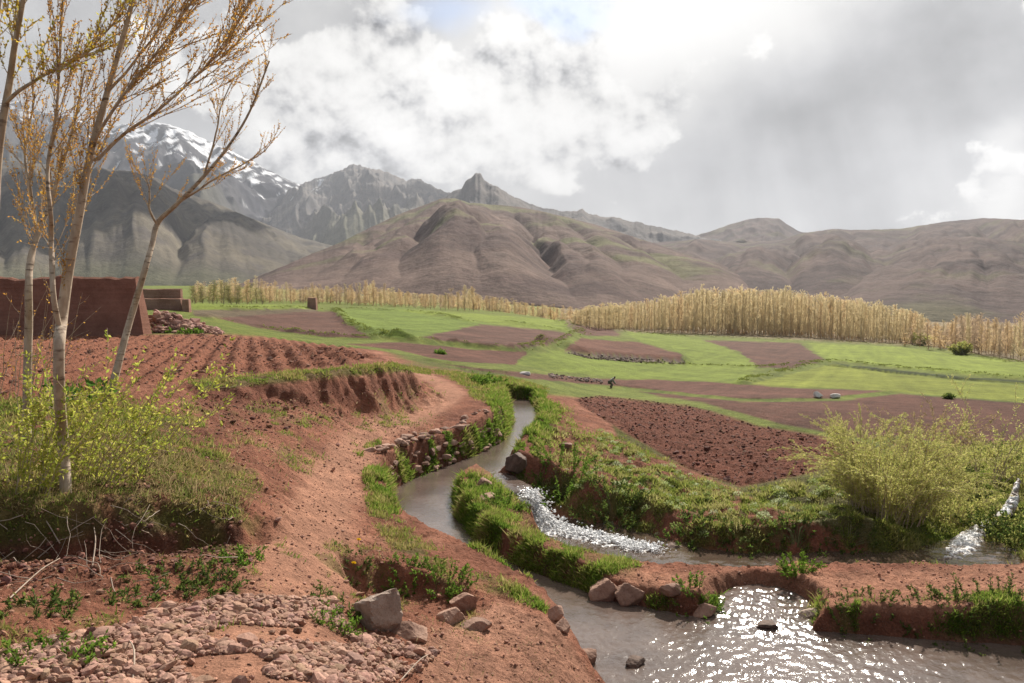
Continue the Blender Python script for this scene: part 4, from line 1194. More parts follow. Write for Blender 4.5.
def build_walls():
    a = at_d(-260, 332, 36.0); b = at_d(148.5, 332, 36.0)
    top = at_d(70, 279, 36.0)[2]; g = min(gz1(a[0], a[1]), gz1(b[0], b[1])) - .2
    o = earth_wall("adobe_wall", a, b, g, top, .9, M_ADOBE, .45, .42, .11, seed=2)
    tag(o, "tall red adobe wall with a leaning end behind the ploughed terrace", "wall")
    # mud-brick house, half ruined
    d = 60.0
    root = empty("mudbrick_house", at_d(168, 311, d))
    root.location.z = gz1(root.location.x, root.location.y)
    bpy.context.view_layer.update()
    off = np.array(root.location)
    def wall(nm, pxa, da, pxb, db, ytop, th=.5, se=1, un=.03):
        p, q = at_d(pxa, 311, da), at_d(pxb, 311, db)
        zt = at_d(pxa, ytop, da)[2]; zg = min(gz1(p[0], p[1]), gz1(q[0], q[1])) - .2
        return earth_wall(nm, p - off, q - off, zg - off[2], zt - off[2], th, M_ADOBE_B, .15, .05, un, root, se)
    wall("front_wall", 138, d, 182.5, d, 299, se=5)
    wall("rear_wall", 140, d + 5, 182.5, d + 5, 289.5, se=6)
    wall("side_wall", 182, d + .5, 180, d + 4.6, 299, se=7)
    wall("corner_block", 182.8, d - .2, 190.5, d - .1, 299.5, .9, 8)
    tag(root, "low half ruined mud brick house behind the end of the red adobe wall", "house")
    p = see(312, 308.5)
    w = p[1] / F
    o = earth_wall("mudbrick_pillar", p + np.array((-4 * w, 0, 0)), p + np.array((5 * w, 0, 0)), p[2] - .2, p[2] + 10.5 * w, 1.0, M_ADOBE_B, .1, .08, .03, seed=9)
    tag(o, "lone stump of a mud brick pillar at the edge of the far brown field", "ruin")
    # rubble heap against the end of the adobe wall
    r = np.random.default_rng(66); n = 900
    c = at_d(150, 333, 37.2); q = r.random((n, 2)); t = r.beta(1.0, 1.9, n)
    x = c[0] + t * 2.9 + r.normal(0, .15, n); y = c[1] + r.normal(.6, .5, n) + t * .6
    hh = np.clip(.92 * (1 - t * 1.15) + .10, .05, 1) * np.exp(-((y - c[1] - .6 - t * .6) / .9) ** 2)
    z = gz(x, y) + hh * r.uniform(.55, 1, n) - .05
    S = r.gamma(3, .028, n) + .04
    o = stones_mesh("rubble_heap", np.stack([x, y, z], 1), S, jitter_cols((.36, .21, .165), n, 67, .2), M_STONES, 1, tilt=.9)
    tag(o, "heap of broken pinkish mud bricks against the end of the red adobe wall", "rubble heap", kind='stuff')
build_walls()

# ------------------------------------------------------------------ plants
def tubes(paths, k=4):
    """paths: list of (points (n,3), radii (n,)) -> one vertex/face set"""
    Vs = []; Fs = []; off = 0
    ang = np.arange(k) / k * 2 * np.pi
    ca, sa = np.cos(ang), np.sin(ang)
    for P, R in paths:
        P = np.asarray(P, float); n = len(P)
        T = np.gradient(P, axis=0); T /= np.linalg.norm(T, axis=1)[:, None] + 1e-9
        ref = np.array((0.3, .9, .2)) if abs(T[0, 2]) > .6 else np.array((0, 0, 1.0))
        A = np.cross(T, ref); A /= np.linalg.norm(A, axis=1)[:, None] + 1e-9
        B = np.cross(T, A)
        V = P[:, None] + (A[:, None] * ca[None, :, None] + B[:, None] * sa[None, :, None]) * np.asarray(R)[:, None, None]
        Vs.append(V.reshape(-1, 3))
        i = (np.arange(n - 1)[:, None] * k + np.arange(k)[None]).ravel(); j = (np.arange(n - 1)[:, None] * k + (np.arange(k)[None] + 1) % k).ravel()
        Fs.append(np.stack([i, j, j + k, i + k], 1) + off); off += n * k
    return np.vstack(Vs), np.vstack(Fs)

def leaves(P, D, N, L, W):
    """rhombic leaves at P pointing along D with facing N; sizes L, W"""
    D = D / (np.linalg.norm(D, axis=1)[:, None] + 1e-9)
    S = np.cross(D, N); S /= np.linalg.norm(S, axis=1)[:, None] + 1e-9
    L = np.asarray(L)[:, None]; W = np.asarray(W)[:, None]
    V = np.stack([P, P + D * L * .45 + S * W * .5, P + D * L, P + D * L * .45 - S * W * .5], 1)
    n = len(P)
    return V.reshape(-1, 3), np.arange(n * 4).reshape(n, 4)

def rand_dirs(n, r):
    d = r.normal(size=(n, 3)); return d / np.linalg.norm(d, axis=1)[:, None]

def m_bark(name, c0, c1, c2):
    m, T, out = mat_new(name)
    tc = T.new('ShaderNodeTexCoord'); pos = tc.outputs['Object']
    mp = T.new('ShaderNodeMapping'); mp.inputs['Scale'].default_value = (14, 14, 5); T.put(mp.inputs[0], pos)
    n = T.noise(mp.outputs[0], 1.0, 6, .6); mp2 = T.new('ShaderNodeMapping'); mp2.inputs['Scale'].default_value = (6, 6, 26); T.put(mp2.inputs[0], pos)
    n2 = T.noise(mp2.outputs[0], 1.0, 5, .6)
    c = T.mix(T.ramp(n, .35, .65), (*c0, 1), (*c1, 1))
    c = T.mix(T.ramp(n2, .54, .68), c, (*c2, 1))
    b = T.new('ShaderNodeBsdfPrincipled'); T.put(b.inputs['Base Color'], c); b.inputs['Roughness'].default_value = .8; b.inputs['Specular IOR Level'].default_value = .2
    bp = T.new('ShaderNodeBump'); bp.inputs['Strength'].default_value = .5; bp.inputs['Distance'].default_value = .01
    T.put(bp.inputs['Height'], n2); T.put(b.inputs['Normal'], bp.outputs[0])
    T.t.links.new(b.outputs[0], out.inputs[0])
    return m
M_BARK = m_bark("pale_poplar_bark", (.36, .27, .20), (.52, .42, .32), (.15, .10, .07))
M_TWIG = m_bark("brown_twig_bark", (.42, .32, .23), (.52, .41, .30), (.28, .20, .14))
M_STEM = m_bark("green_stem", (.10, .11, .04), (.15, .14, .06), (.07, .06, .03))
M_LEAF = m_leaf("leaf", .55)
M_POPLAR = m_leaf("poplar_foliage", .68)
M_GRASS = m_leaf("grass_blade", .55)

def grow(stem, r, n_br, ang=(25, 45), ln=(.6, 1.6), rmax=.0044, start=.35, sub=6, up=.35, lean=(0, 0, 0)):
    """side branches and twigs along one stem; returns paths and twig list"""
    P, R = stem
    paths = []; twigs = []
    s = np.linspace(0, 1, len(P))
    for _ in range(n_br):
        t = start + (1 - start) * r.random() ** .9
        p = np.array([np.interp(t, s, P[:, k]) for k in range(3)]); rad = np.interp(t, s, R)
        i = min(int(t * (len(P) - 1)), len(P) - 2)
        T = P[i + 1] - P[i]; T /= np.linalg.norm(T)
        az = r.uniform(0, 2 * np.pi); o = np.array((math.cos(az), math.sin(az) * .8, 0)) + np.array(lean) * .5
        o -= T * (o @ T); o /= np.linalg.norm(o) + 1e-6
        a = math.radians(r.uniform(*ang))
        d = T * math.cos(a) + o * math.sin(a)
        L = r.uniform(*ln) * (1.15 - .6 * t)
        n = 7; q = [p]; dd = d.copy()
        for k in range(n):
            dd = dd + np.array((0, 0, up * .16)) + r.normal(0, .06, 3) + np.array(lean) * .04; dd /= np.linalg.norm(dd)
            q.append(q[-1] + dd * L / n)
        q = np.array(q); rb = min(rad * .6, rmax)
        paths.append((q, np.linspace(rb, .0018, n + 1)))
        twigs.append((q, L))
        for _k in range(sub):
            tt = r.uniform(.15, .95); j = min(int(tt * n), n - 1)
            pp = q[j] + (q[j + 1] - q[j]) * (tt * n - j)
            d2 = (q[j + 1] - q[j]) / np.linalg.norm(q[j + 1] - q[j]) + r.normal(0, .38, 3); d2[2] += .22; d2 /= np.linalg.norm(d2)
            l2 = L * r.uniform(.2, .5)
            w = [pp]
            for _m in range(4):
                d2 = d2 + np.array((0, 0, .08)) + r.normal(0, .07, 3); d2 /= np.linalg.norm(d2); w.append(w[-1] + d2 * l2 / 4)
            w = np.array(w); paths.append((w, np.linspace(min(.003, rb * .6), .0013, 5))); twigs.append((w, l2))
    return paths, twigs

def bud_leaves(twigs, r, per_m, size, cols, spread=.9, slim=.75):
    Ps = []; Ds = []
    for q, L in twigs:
        n = r.poisson(per_m * L)
        if n == 0: continue
        t = (r.random(n) ** .8) * (len(q) - 1); i = np.minimum(t.astype(int), len(q) - 2)
        T = q[i + 1] - q[i]
        Ps.append(q[i] + T * (t - i)[:, None]); Ds.append(T / (np.linalg.norm(T, axis=1)[:, None]) + rand_dirs(n, r) * spread)
    P = np.vstack(Ps); D = np.vstack(Ds); n = len(P)
    V, Fc = leaves(P, D, rand_dirs(n, r), r.uniform(.6, 1.3, n) * size, r.uniform(.5, 1.0, n) * size * slim)
    cols = np.asarray(cols); c = cols[r.integers(0, len(cols), n)] * r.uniform(.75, 1.25, (n, 1))
    return V, Fc, np.repeat(c, 4, 0)

def front_tree(label, stems, d, seed, leafc, n_br=26, per_m=20, size=.032, base=None, jit=.25, ang=(18, 40), ln=(.6, 1.7), sub=6, lean=(.25, 0, 0), start=.35, up=.3):
    """tree with pale stems; each stem is a list of (px, py, radius in px) seen at forward distance d"""
    r = np.random.default_rng(seed)
    paths = []; fine = []; tw = []
    o0 = None
    for si, st in enumerate(stems):
        st = np.asarray(st, float)
        dep = d + np.cumsum(r.normal(0, jit, len(st))) * (0 if si == 0 and len(st) < 3 else .5)
        dep[0] = d
        if si > 0:
            uu, vv = project(Q0[:, 0], Q0[:, 1], Q0[:, 2]); kk = int(np.argmin((uu - st[0, 0]) ** 2 + (vv - st[0, 1]) ** 2))
            dep = dep - d + Q0[kk, 1]; dep[0] = Q0[kk, 1]
        P = np.array([at_d(a, b, c) for (a, b, _), c in zip(st, dep)])
        if o0 is None:
            o0 = P[0].copy(); g = gz1(o0[0], o0[1]); P[0, 2] = min(P[0, 2], g - .05); o0[2] = g
        Rr = st[:, 2] / F * dep
        Q = smooth_line(P, 6); RQ = np.interp(np.linspace(0, 1, len(Q)), np.linspace(0, 1, len(Rr)), Rr)
        Q = Q + np.stack([fbm(np.linspace(0, 3, len(Q)) + si, np.zeros(len(Q)) + k, 2, seed=seed + k) for k in range(3)], 1) * .03 * (np.linspace(0, 1, len(Q)) > .02)[:, None]
        if si == 0: Q0 = Q.copy()
        elif len(Q0): Q[0] = Q0[kk]
        paths.append((Q - o0, RQ * (.76 if si == 0 else .62)))
        nb = int(n_br * (.5 if si and len(st) < 5 else 1))
        p2, t2 = grow((Q, RQ), r, nb, ang, ln, start=start if si == 0 else .15, sub=sub, lean=lean, up=up)
        fine += [(a - o0, b) for a, b in p2]; tw += [(a - o0, b) for a, b in t2]
        tw.append((Q[len(Q) * 2 // 3:] - o0, np.linalg.norm(Q[-1] - Q[len(Q) * 2 // 3])))
    root = empty("poplar_tree", o0)
    tag(root, label, "tree")
    V, Fc = tubes(paths, 10)
    mesh_np("trunk", V, [Fc], M_BARK, parent=root)
    V, Fc = tubes(fine, 4)
    mesh_np("branches", V, [Fc], M_TWIG, parent=root)
    V, Fc, c = bud_leaves(tw, r, per_m, size, leafc)
    mesh_np("crown", V, [Fc], M_LEAF, c, parent=root, smooth=False)
    return root
ORANGE = [(.58, .33, .07), (.52, .26, .05), (.62, .40, .09), (.46, .24, .07)]
YELLOW = [(.60, .46, .07), (.56, .36, .06), (.48, .44, .09)]
front_tree("pale trunked young poplar with a forked stem, tallest of the trees before the adobe wall",
           [[(66, 492, 7.5), (63, 440, 7), (61, 400, 7), (60, 345, 7), (62, 318, 7.2), (70, 265, 6.3), (80, 210, 5.5), (92, 150, 4.5), (105, 100, 4), (118, 55, 3.3), (130, 10, 2.8), (140, -40, 2.2), (150, -100, 1.4)],
            [(60, 330, 4.5), (53, 288, 4.3), (52, 240, 4), (50, 210, 3.4), (47, 170, 2.8), (55, 120, 2.2), (62, 60, 1.8), (64, 0, 1.4), (66, -60, 1)],
            [(92, 165, 3), (128, 132, 2.4), (165, 106, 2.0), (195, 78, 1.6), (222, 48, 1.2), (248, 5, .8)],
            [(96, 140, 2.6), (125, 95, 2.2), (150, 60, 1.8), (178, 22, 1.4), (200, -20, 1)],
            [(110, 90, 2.2), (150, 40, 1.7), (172, 5, 1.3), (190, -40, 1)]],
           6.5, 201, ORANGE, n_br=30, per_m=56, ln=(.45, 1.2), size=.022, sub=7, ang=(10, 30))
front_tree("slender pale poplar left of the forked one, its twigs full of orange buds",
           [[(28, 474, 6), (27, 430, 5.5), (27, 380, 5.2), (28, 330, 5), (28, 290, 4.6), (31, 255, 4), (41, 225, 3.3), (53, 195, 2.6), (63, 165, 2.1), (76, 120, 1.6), (86, 70, 1.0)],
            [(30, 275, 3), (35, 235, 2.6), (31, 190, 2.2), (26, 145, 1.7), (35, 95, 1.2)]],
           8.4, 202, ORANGE, n_br=28, per_m=46, ln=(.45, 1.1), start=.45, size=.024, ang=(10, 32))
front_tree("leaning poplar with a thin curved trunk at the edge of the ploughed terrace",
           [[(107, 403, 5.4), (113, 383, 5), (122, 350, 4.6), (132, 312, 4.2), (143, 272, 3.8), (152, 243, 3.5), (158, 222, 3.3), (175, 205, 2.8), (200, 180, 2.3), (225, 150, 1.8), (250, 112, 1.4), (270, 62, .9)],
            [(157, 226, 2.2), (149, 207, 1.7), (150, 190, 1.2), (146, 180, .8)],
            [(180, 201, 1.8), (215, 180, 1.5), (245, 163, 1.1), (266, 150, .7)],
            [(205, 175, 1.8), (214, 140, 1.4), (222, 105, 1.0), (236, 75, .7)]],
           12.0, 203, ORANGE, n_br=17, per_m=42, ln=(.4, 1.0), start=.62, size=.028, lean=(.15, 0, 0), ang=(10, 30))
front_tree("thick poplar cut by the left edge of the view, bearing yellow buds",
           [[(-14, 500, 7), (-9, 400, 6), (-6, 300, 5.6), (-3, 200, 5.2), (2, 120, 4.8), (12, 60, 3.8), (24, 0, 3), (33, -60, 2)],
            [(4, 104, 3.4), (22, 88, 2.8), (42, 76, 2.4), (80, 60, 1.9), (101, 38, 1.4), (122, 12, .9)],
            [(0, 140, 3), (-6, 60, 2.5), (0, 0, 2), (6, -60, 1.5)]],
           6.2, 204, YELLOW, n_br=16, per_m=40, ln=(.35, .9), start=.62, size=.032, up=.2, ang=(12, 32))

# ---- distant poplars: a few grown forms, each copied as a tree of its own
M_FARBARK = m_vcol("far_poplar_wood", rough=.9, var=.15, scales=(2.0,), bump=(), spec=.1)
def far_poplar(seed, leafc, wood=(.40, .29, .17), h=10.0, dens=1.0, wide=1.0, per=13, lsz=.20):
    r = np.random.default_rng(seed)
    n = 9
    P = np.stack([np.cumsum(r.normal(0, .07, n)), np.cumsum(r.normal(0, .07, n)), np.linspace(0, h, n)], 1); P[0, :2] = 0
    trunk = [(P, np.linspace(.10, .02, n))]
    tw = []
    for i in range(int(120 * dens)):
        t = r.uniform(.06, .97); z = t * h
        p = np.array([np.interp(z, P[:, 2], P[:, k]) for k in range(3)])
        az = r.uniform(0, 6.28); L = h * r.uniform(.09, .20) * (1.1 - .6 * t)
        d = np.array((math.cos(az) * .46 * wide, math.sin(az) * .46 * wide, 1.0)); q = [p]
        for k in range(3):
            d = d + r.normal(0, .12, 3); q.append(q[-1] + d / np.linalg.norm(d) * L / 3)
        q = np.array(q); trunk.append((q, np.array((.026, .020, .015, .009)))); tw.append((q, L))
        if r.random() < .6:
            d2 = d + r.normal(0, .4, 3); q2 = np.array([q[1], q[1] + d2 / np.linalg.norm(d2) * L * .4, q[1] + d2 / np.linalg.norm(d2) * L * .75]); trunk.append((q2, np.array((.022, .016, .01)))); tw.append((q2, L * .7))
    TV, TF = tubes(trunk, 3)
    LV, LF, LC = bud_leaves(tw, r, per, lsz, leafc, .45, .30)
    return (TV, TF, np.tile(np.asarray(wood), (len(TV), 1))), (LV, LF, LC)
GOLD = [(.72, .62, .36), (.76, .65, .40), (.68, .60, .36), (.72, .58, .34)]
OCHR = [(.76, .58, .32), (.80, .62, .36), (.70, .53, .31)]
GRNP = [(.30, .31, .09), (.38, .34, .10), (.24, .26, .08)]
PROTO = {}
def proto(key, seeds, leafc, wood, h, dens, wide):
    PROTO[key] = []
    for s in seeds:
        t, l = far_poplar(s, leafc, wood, h, dens, wide)
        a = mesh_np("trunk", t[0], [t[1]], M_FARBARK, t[2], link=False); b = mesh_np("crown", l[0], [l[1]], M_POPLAR, l[2], smooth=False, link=False)
        PROTO[key].append((a.data, b.data))
        bpy.data.objects.remove(a); bpy.data.objects.remove(b)
proto('gold', range(1, 7), GOLD, (.56, .44, .28), 10, 1.0, 1.35)
proto('ochre', range(11, 15), OCHR, (.48, .34, .22), 10, 1.0, 1.5)
proto('green', range(21, 24), GRNP, (.26, .21, .13), 10, 1.1, 2.2)
proto('bare', range(31, 34), [(.56, .43, .30), (.60, .47, .32)], (.44, .33, .24), 10, .9, 1.5)

def place_poplar(key, px, d, h, r, label, group):
    p = at_d(px, 330, d); x, y = p[0], p[1]; z = gz1(x, y)
    me = PROTO[key][r.integers(0, len(PROTO[key]))]
    root = bpy.data.objects.new("poplar", None); COL.objects.link(root)
    root.location = (x, y, z - .1); s = h / 10.0; sw = max(s, .85) * 1.0; root.scale = (sw * r.uniform(.85, 1.2), sw * r.uniform(.85, 1.2), s); root.rotation_euler = (0, 0, r.uniform(0, 6.28))
    tag(root, label, "tree", group)
    for nm, m in zip(("trunk", "crown"), me):
        o = bpy.data.objects.new(nm, m); COL.objects.link(o); o.parent = root

def grove():
    r = np.random.default_rng(77)
    # the dense plantation right of the middle
    top = np.array([(572, 318), (585, 308), (600, 306), (640, 303), (670, 297), (700, 291), (740, 290), (780, 291), (820, 296), (850, 299), (880, 305), (905, 310), (926, 317)])
    bot = np.array([(572, 327), (600, 330), (650, 333), (700, 334), (760, 336), (800, 337), (850, 341), (900, 344), (926, 346)])
    lab = "slim golden poplar in the dense straight plantation below the brown hills"
    for k in range(176):
        px = 574 + (925 - 574) * ((k + r.uniform(-.4, .4)) / 176)
        row = [0, 6, 2, 11][k % 4] + r.uniform(-1.5, 1.5)
        yb = np.interp(px, bot[:, 0], bot[:, 1]); yt = np.interp(px, top[:, 0], top[:, 1])
        d0 = ground_hit(px, yb)[1]; d = d0 + row
        h = (yb - yt) / F * d0 * (r.uniform(.86, 1.06) + .10 * float(perlin(px * .05, 0, 9)))
        place_poplar('gold' if r.random() < .85 else 'ochre', px, d, h, r, lab, "poplars of the plantation")
    # trees behind, one mass
    def mass(n, x0, x1, drow, lab_name, keys, hs, dfun, seed):
        rr = np.random.default_rng(seed); Vs = []; Fs = []; Cs = []; off = 0
        for k in range(n):
            key = keys[rr.integers(0, len(keys))]
            t, l = GEO[key][rr.integers(0, len(GEO[key]))]
            px = rr.uniform(x0, x1); d, h = dfun(px, rr)
            p = at_d(px, 330, d); z = gz1(p[0], p[1]); s = h / 10 * rr.uniform(.88, 1.1); a = rr.uniform(0, 6.28); sw = max(s, .9) * 1.15
            M = np.array([[math.cos(a), math.sin(a), 0], [-math.sin(a), math.cos(a), 0], [0, 0, 1]]) * np.array((sw, sw, s))
            for (V, Fc, C) in (t, l):
                if C.shape[0] == 0: continue
                Vs.append(V @ M + np.array((p[0], p[1], z))); Cs.append(C); Fs.append(Fc + off); off += len(V)
        o = mesh_np(lab_name, np.vstack(Vs), [np.vstack(Fs)], M_POPLAR, np.vstack(Cs), smooth=False)
        tag(o, kind='stuff')
    GEO = {'gold': [far_poplar(s, GOLD, (.54, .42, .26), 10, .42, 1.4, 9, .34) for s in range(41, 46)],
           'bare': [far_poplar(s, [(.56, .43, .30), (.60, .47, .32)], (.44, .33, .24), 10, .42, 1.6, 9, .34) for s in range(51, 55)],
           'ochre': [far_poplar(s, OCHR, (.48, .34, .22), 10, .42, 1.6, 9, .34) for s in range(61, 65)]}
    def d1(px, rr):
        yb = np.interp(px, bot[:, 0], bot[:, 1]); yt = np.interp(px, top[:, 0], top[:, 1]); d0 = ground_hit(px, yb)[1]
        d = d0 + rr.uniform(14, 55)
        zt = at_d(px, yt - 1, d)[2]; p = at_d(px, 330, d)
        return d, max(3.0, zt - gz1(p[0], p[1])) * rr.uniform(.86, 1.0)
    mass(430, 574, 925, 0, "poplar_wood", ('gold', 'gold', 'ochre'), None, d1, 5)
    # looser trees at the right
    lab2 = "ochre poplar in the loose wood beside the bright green field at the right"
    topr = np.array([(915, 318), (930, 318), (945, 322), (960, 313), (985, 314), (1000, 322), (1012, 318), (1024, 311), (1060, 308)])
    botr = np.array([(915, 345), (950, 350), (980, 356), (1024, 363), (1060, 369)])
    for k in range(44):
        px = 918 + 142 * ((k + r.uniform(-.4, .4)) / 44)
        yb = np.interp(px, botr[:, 0], botr[:, 1]) - r.uniform(0, 3); yt = np.interp(px, topr[:, 0], topr[:, 1]) + r.uniform(-2, 9)
        d0 = ground_hit(px, yb)[1]
        place_poplar(['ochre', 'ochre', 'gold', 'bare'][r.integers(0, 4)], px, d0 + r.uniform(0, 6), (yb - yt) / F * d0, r, lab2, "poplars at the right")
    def d2(px, rr):
        d = rr.uniform(165, 250); p = at_d(px, 330, d)
        zt = at_d(px, np.interp(px, topr[:, 0], topr[:, 1]) + rr.uniform(1, 14), d)[2]
        return d, max(3, zt - gz1(p[0], p[1]))
    mass(150, 905, 1075, 0, "poplar_wood", ('bare', 'ochre', 'bare'), None, d2, 6)
    # the long row on the left
    lab3 = "small ochre poplar in the long thin row under the left hill"
    topl = np.array([(192, 283), (215, 280), (240, 280), (270, 285), (300, 289), (330, 286), (350, 289), (372, 285), (395, 291), (420, 299), (440, 296), (470, 291), (490, 301), (520, 303), (545, 309), (575, 317)])
    botl = np.array([(192, 301), (250, 302), (330, 304), (400, 307), (450, 311), (500, 312), (545, 316), (575, 323)])
    for k in range(72):
        px = 252 + 322 * ((k + r.uniform(-.5, .5)) / 72)
        yb = np.interp(px, botl[:, 0], botl[:, 1]); yt = np.interp(px, topl[:, 0], topl[:, 1]) + r.uniform(-2, 6)
        d0 = min(ground_hit(px, yb)[1] + r.uniform(0, 14), 330)
        z = gz1(*at_d(px, 330, d0)[:2]); h = max(3.5, (at_d(px, yt, d0)[2] - z) * 1.25)
        place_poplar(['ochre', 'gold', 'bare', 'ochre'][r.integers(0, 4)], px, d0, h, r, lab3, "poplars of the left row")
    lab4 = "bushy greenish poplar at the near end of the left tree row"
    for k in range(18):
        px = 192 + 75 * ((k + r.uniform(-.5, .5)) / 18)
        d0 = r.uniform(150, 185); yt = np.interp(px, topl[:, 0], topl[:, 1]) + r.uniform(0, 6)
        z = gz1(*at_d(px, 330, d0)[:2]); h = max(2.5, at_d(px, yt, d0)[2] - z)
        place_poplar('green' if r.random() < .75 else 'ochre', px, d0, h, r, lab4, "greenish poplars of the left row")
    def d3(px, rr):
        d = rr.uniform(190, 340); p = at_d(px, 330, d)
        zt = at_d(px, np.interp(px, topl[:, 0], topl[:, 1]) + rr.uniform(1, 9), d)[2]
        return d, max(3.5, (zt - gz1(p[0], p[1])) * 1.15)
    mass(420, 195, 585, 0, "poplar_wood", ('bare', 'ochre', 'ochre', 'gold'), None, d3, 7)
grove()

# ---- leafy shrubs made of wands
def wand_shrub(name, label, cat, base, n, h, spread, lean, seed, leafc, leaf=(.05, .013), per_m=70, wood=M_TWIG, twigs=3, r0=.008, arch=.5, leaf_from=.25, root_r=.15, group=None, droop=0.0):
    r = np.random.default_rng(seed)
    base = np.asarray(base, float)
    paths = []; tw = []
    for k in range(n):
        a = r.uniform(0, 6.28); rr = root_r * math.sqrt(r.random())
        p = np.array((math.cos(a) * rr, math.sin(a) * rr, -.05))
        p[2] = gz1(base[0] + p[0], base[1] + p[1]) - base[2] - .04
        o = np.array((math.cos(a), math.sin(a), 0)) * spread * r.uniform(.1, 1.0) + np.array(lean)
        d = np.array((0, 0, 1.0)) + o * .5; L = h * r.uniform(.55, 1.12); m = 9; q = [p]
        for j in range(m):
            d = d + o * arch / m + r.normal(0, .07, 3) - np.array((0, 0, droop * j / m)); d /= np.linalg.norm(d); q.append(q[-1] + d * L / m)
        q = np.array(q); paths.append((q, np.linspace(r0 * r.uniform(.6, 1.1), .0018, m + 1)))
        i0 = int(m * leaf_from); tw.append((q[i0:], L * (1 - leaf_from)))
        for _ in range(twigs):
            j = r.integers(max(1, i0), m); d2 = (q[j] - q[j - 1]) / np.linalg.norm(q[j] - q[j - 1]) + r.normal(0, .45, 3); d2[2] += .15; l2 = L * r.uniform(.12, .32); w = [q[j]]
            for _m in range(3):
                d2 = d2 + r.normal(0, .12, 3) - np.array((0, 0, droop * .35)); d2 /= np.linalg.norm(d2); w.append(w[-1] + d2 * l2 / 3)
            w = np.array(w); paths.append((w, np.array((.003, .0025, .002, .0014)))); tw.append((w, l2))
    root = empty(name, base)
    tag(root, label, cat, group)
    paths += [(np.array([(0, 0, min(0, q[0][2]) - .05), (q[0] + (0, 0, -.03)) * (.5, .5, 1), q[0] + (0, 0, .01)]), np.array((r0, r0 * .8, r0 * .6))) for q in [p_[0] for p_ in paths[::(twigs + 1)][:n]]]
    V, Fc = tubes(paths, 4); mesh_np("stems", V, [Fc], wood, parent=root)
    Ps = []; Ds = []
    for q, L in tw:
        nn = r.poisson(per_m * L)
        if nn == 0: continue
        t = r.random(nn) * (len(q) - 1); i = np.minimum(t.astype(int), len(q) - 2); T = q[i + 1] - q[i]
        Ps.append(q[i] + T * (t - i)[:, None]); Ds.append(T / np.linalg.norm(T, axis=1)[:, None] * .8 + rand_dirs(nn, r))
    P = np.vstack(Ps); D = np.vstack(Ds); nn = len(P)
    V, Fc = leaves(P, D, rand_dirs(nn, r), r.uniform(.6, 1.3, nn) * leaf[0], r.uniform(.7, 1.3, nn) * leaf[1])
    lc = np.asarray(leafc); c = lc[r.integers(0, len(lc), nn)] * r.uniform(.75, 1.3, (nn, 1))
    mesh_np("foliage", V, [Fc], M_LEAF, np.repeat(c, 4, 0), parent=root, smooth=False)
    return root
YG = [(.38, .42, .07), (.45, .46, .08), (.31, .37, .06), (.50, .47, .12)]
PALE = [(.46, .47, .14), (.52, .50, .17), (.38, .42, .11), (.55, .50, .20)]
GREEN = [(.13, .22, .035), (.17, .27, .04), (.10, .18, .03)]
DARK = [(.08, .125, .03), (.10, .15, .035), (.07, .105, .028), (.14, .17, .04)]
def S3(px, py):
    return see(px, py)
wand_shrub("willow_shrub", "yellow green willow shrub with long wands in front of the leaning poplar", "shrub", at_d(95, 505, 7.2) * (1, 1, 0) + (0, 0, gz1(*at_d(95, 505, 7.2)[:2])), 38, 1.25, 1.0, (.75, .05, 0), 301, YG, (.046, .018), 46, twigs=4, root_r=.42, arch=.55, r0=.0055, leaf_from=.1)
wand_shrub("willow_shrub", "yellow green willow shrub around the base of the forked poplar", "shrub", at_d(45, 500, 7.0) * (1, 1, 0) + (0, 0, gz1(*at_d(45, 500, 7.0)[:2])), 20, 1.1, .75, (.35, 0, 0), 302, YG, (.044, .018), 60, twigs=4, root_r=.35, r0=.0055, leaf_from=.1)
wand_shrub("willow_shrub", "yellow green willow shrub cut by the left edge of the view", "shrub", at_d(-2, 490, 6.3) * (1, 1, 0) + (0, 0, gz1(*at_d(-2, 490, 6.3)[:2])), 24, 1.05, .7, (.2, 0, 0), 303, YG, (.046, .018), 60, twigs=4, root_r=.4, r0=.0055, leaf_from=.1)
wand_shrub("dry_shrub", "tangle of bare orange twigs behind the left trees, before the adobe wall", "shrub", at_d(18, 400, 11.5) * (1, 1, 0) + (0, 0, gz1(*at_d(18, 400, 11.5)[:2])), 26, 1.7, .35, (.25, 0, 0), 304, ORANGE, (.035, .018), 9, twigs=3, root_r=.9, r0=.011)
wand_shrub("dock_plant", "bright green broad leaved plant between the forked and the leaning poplar", "plant", at_d(82, 410, 11.2) * (1, 1, 0) + (0, 0, gz1(*at_d(82, 410, 11.2)[:2])), 34, .42, 1.0, (0, 0, 0), 305, [(.07, .15, .025), (.09, .18, .03)], (.16, .05), 16, twigs=1, root_r=.3)
# right bank
g = see(880, 560); g = at_d(884, 560, 13.3); g[2] = gz1(g[0], g[1])
wand_shrub("willow_shrub", "big feathery pale green willow shrub on the bank right of the lower channel", "shrub", g, 140, 1.75, .78, (.10, .1, 0), 311, PALE, (.042, .009), 150, twigs=9, root_r=.6, r0=.010, arch=1.1, leaf_from=.15, droop=.30)
g = at_d(935, 540, 13.9); g[2] = gz1(g[0], g[1])
wand_shrub("willow_shrub", "lower willow shrub leaning over the rapid beside the big feathery one", "shrub", g, 50, .95, .9, (.2, .1, 0), 312, PALE, (.06, .012), 110, twigs=5, root_r=.5, r0=.01, arch=.9, leaf_from=.1, droop=.15)
g = at_d(925, 470, 16.8); g[2] = gz1(g[0], g[1])
wand_shrub("dry_willow", "tan catkin covered willow rising behind the big feathery shrub", "shrub", g, 40, 1.5, .6, (.05, 0, 0), 314, [(.36, .27, .13), (.40, .31, .15), (.30, .25, .10)], (.06, .014), 60, twigs=5, root_r=.4, arch=1.1, droop=.25)
g = at_d(985, 478, 16.5); g[2] = gz1(g[0], g[1])
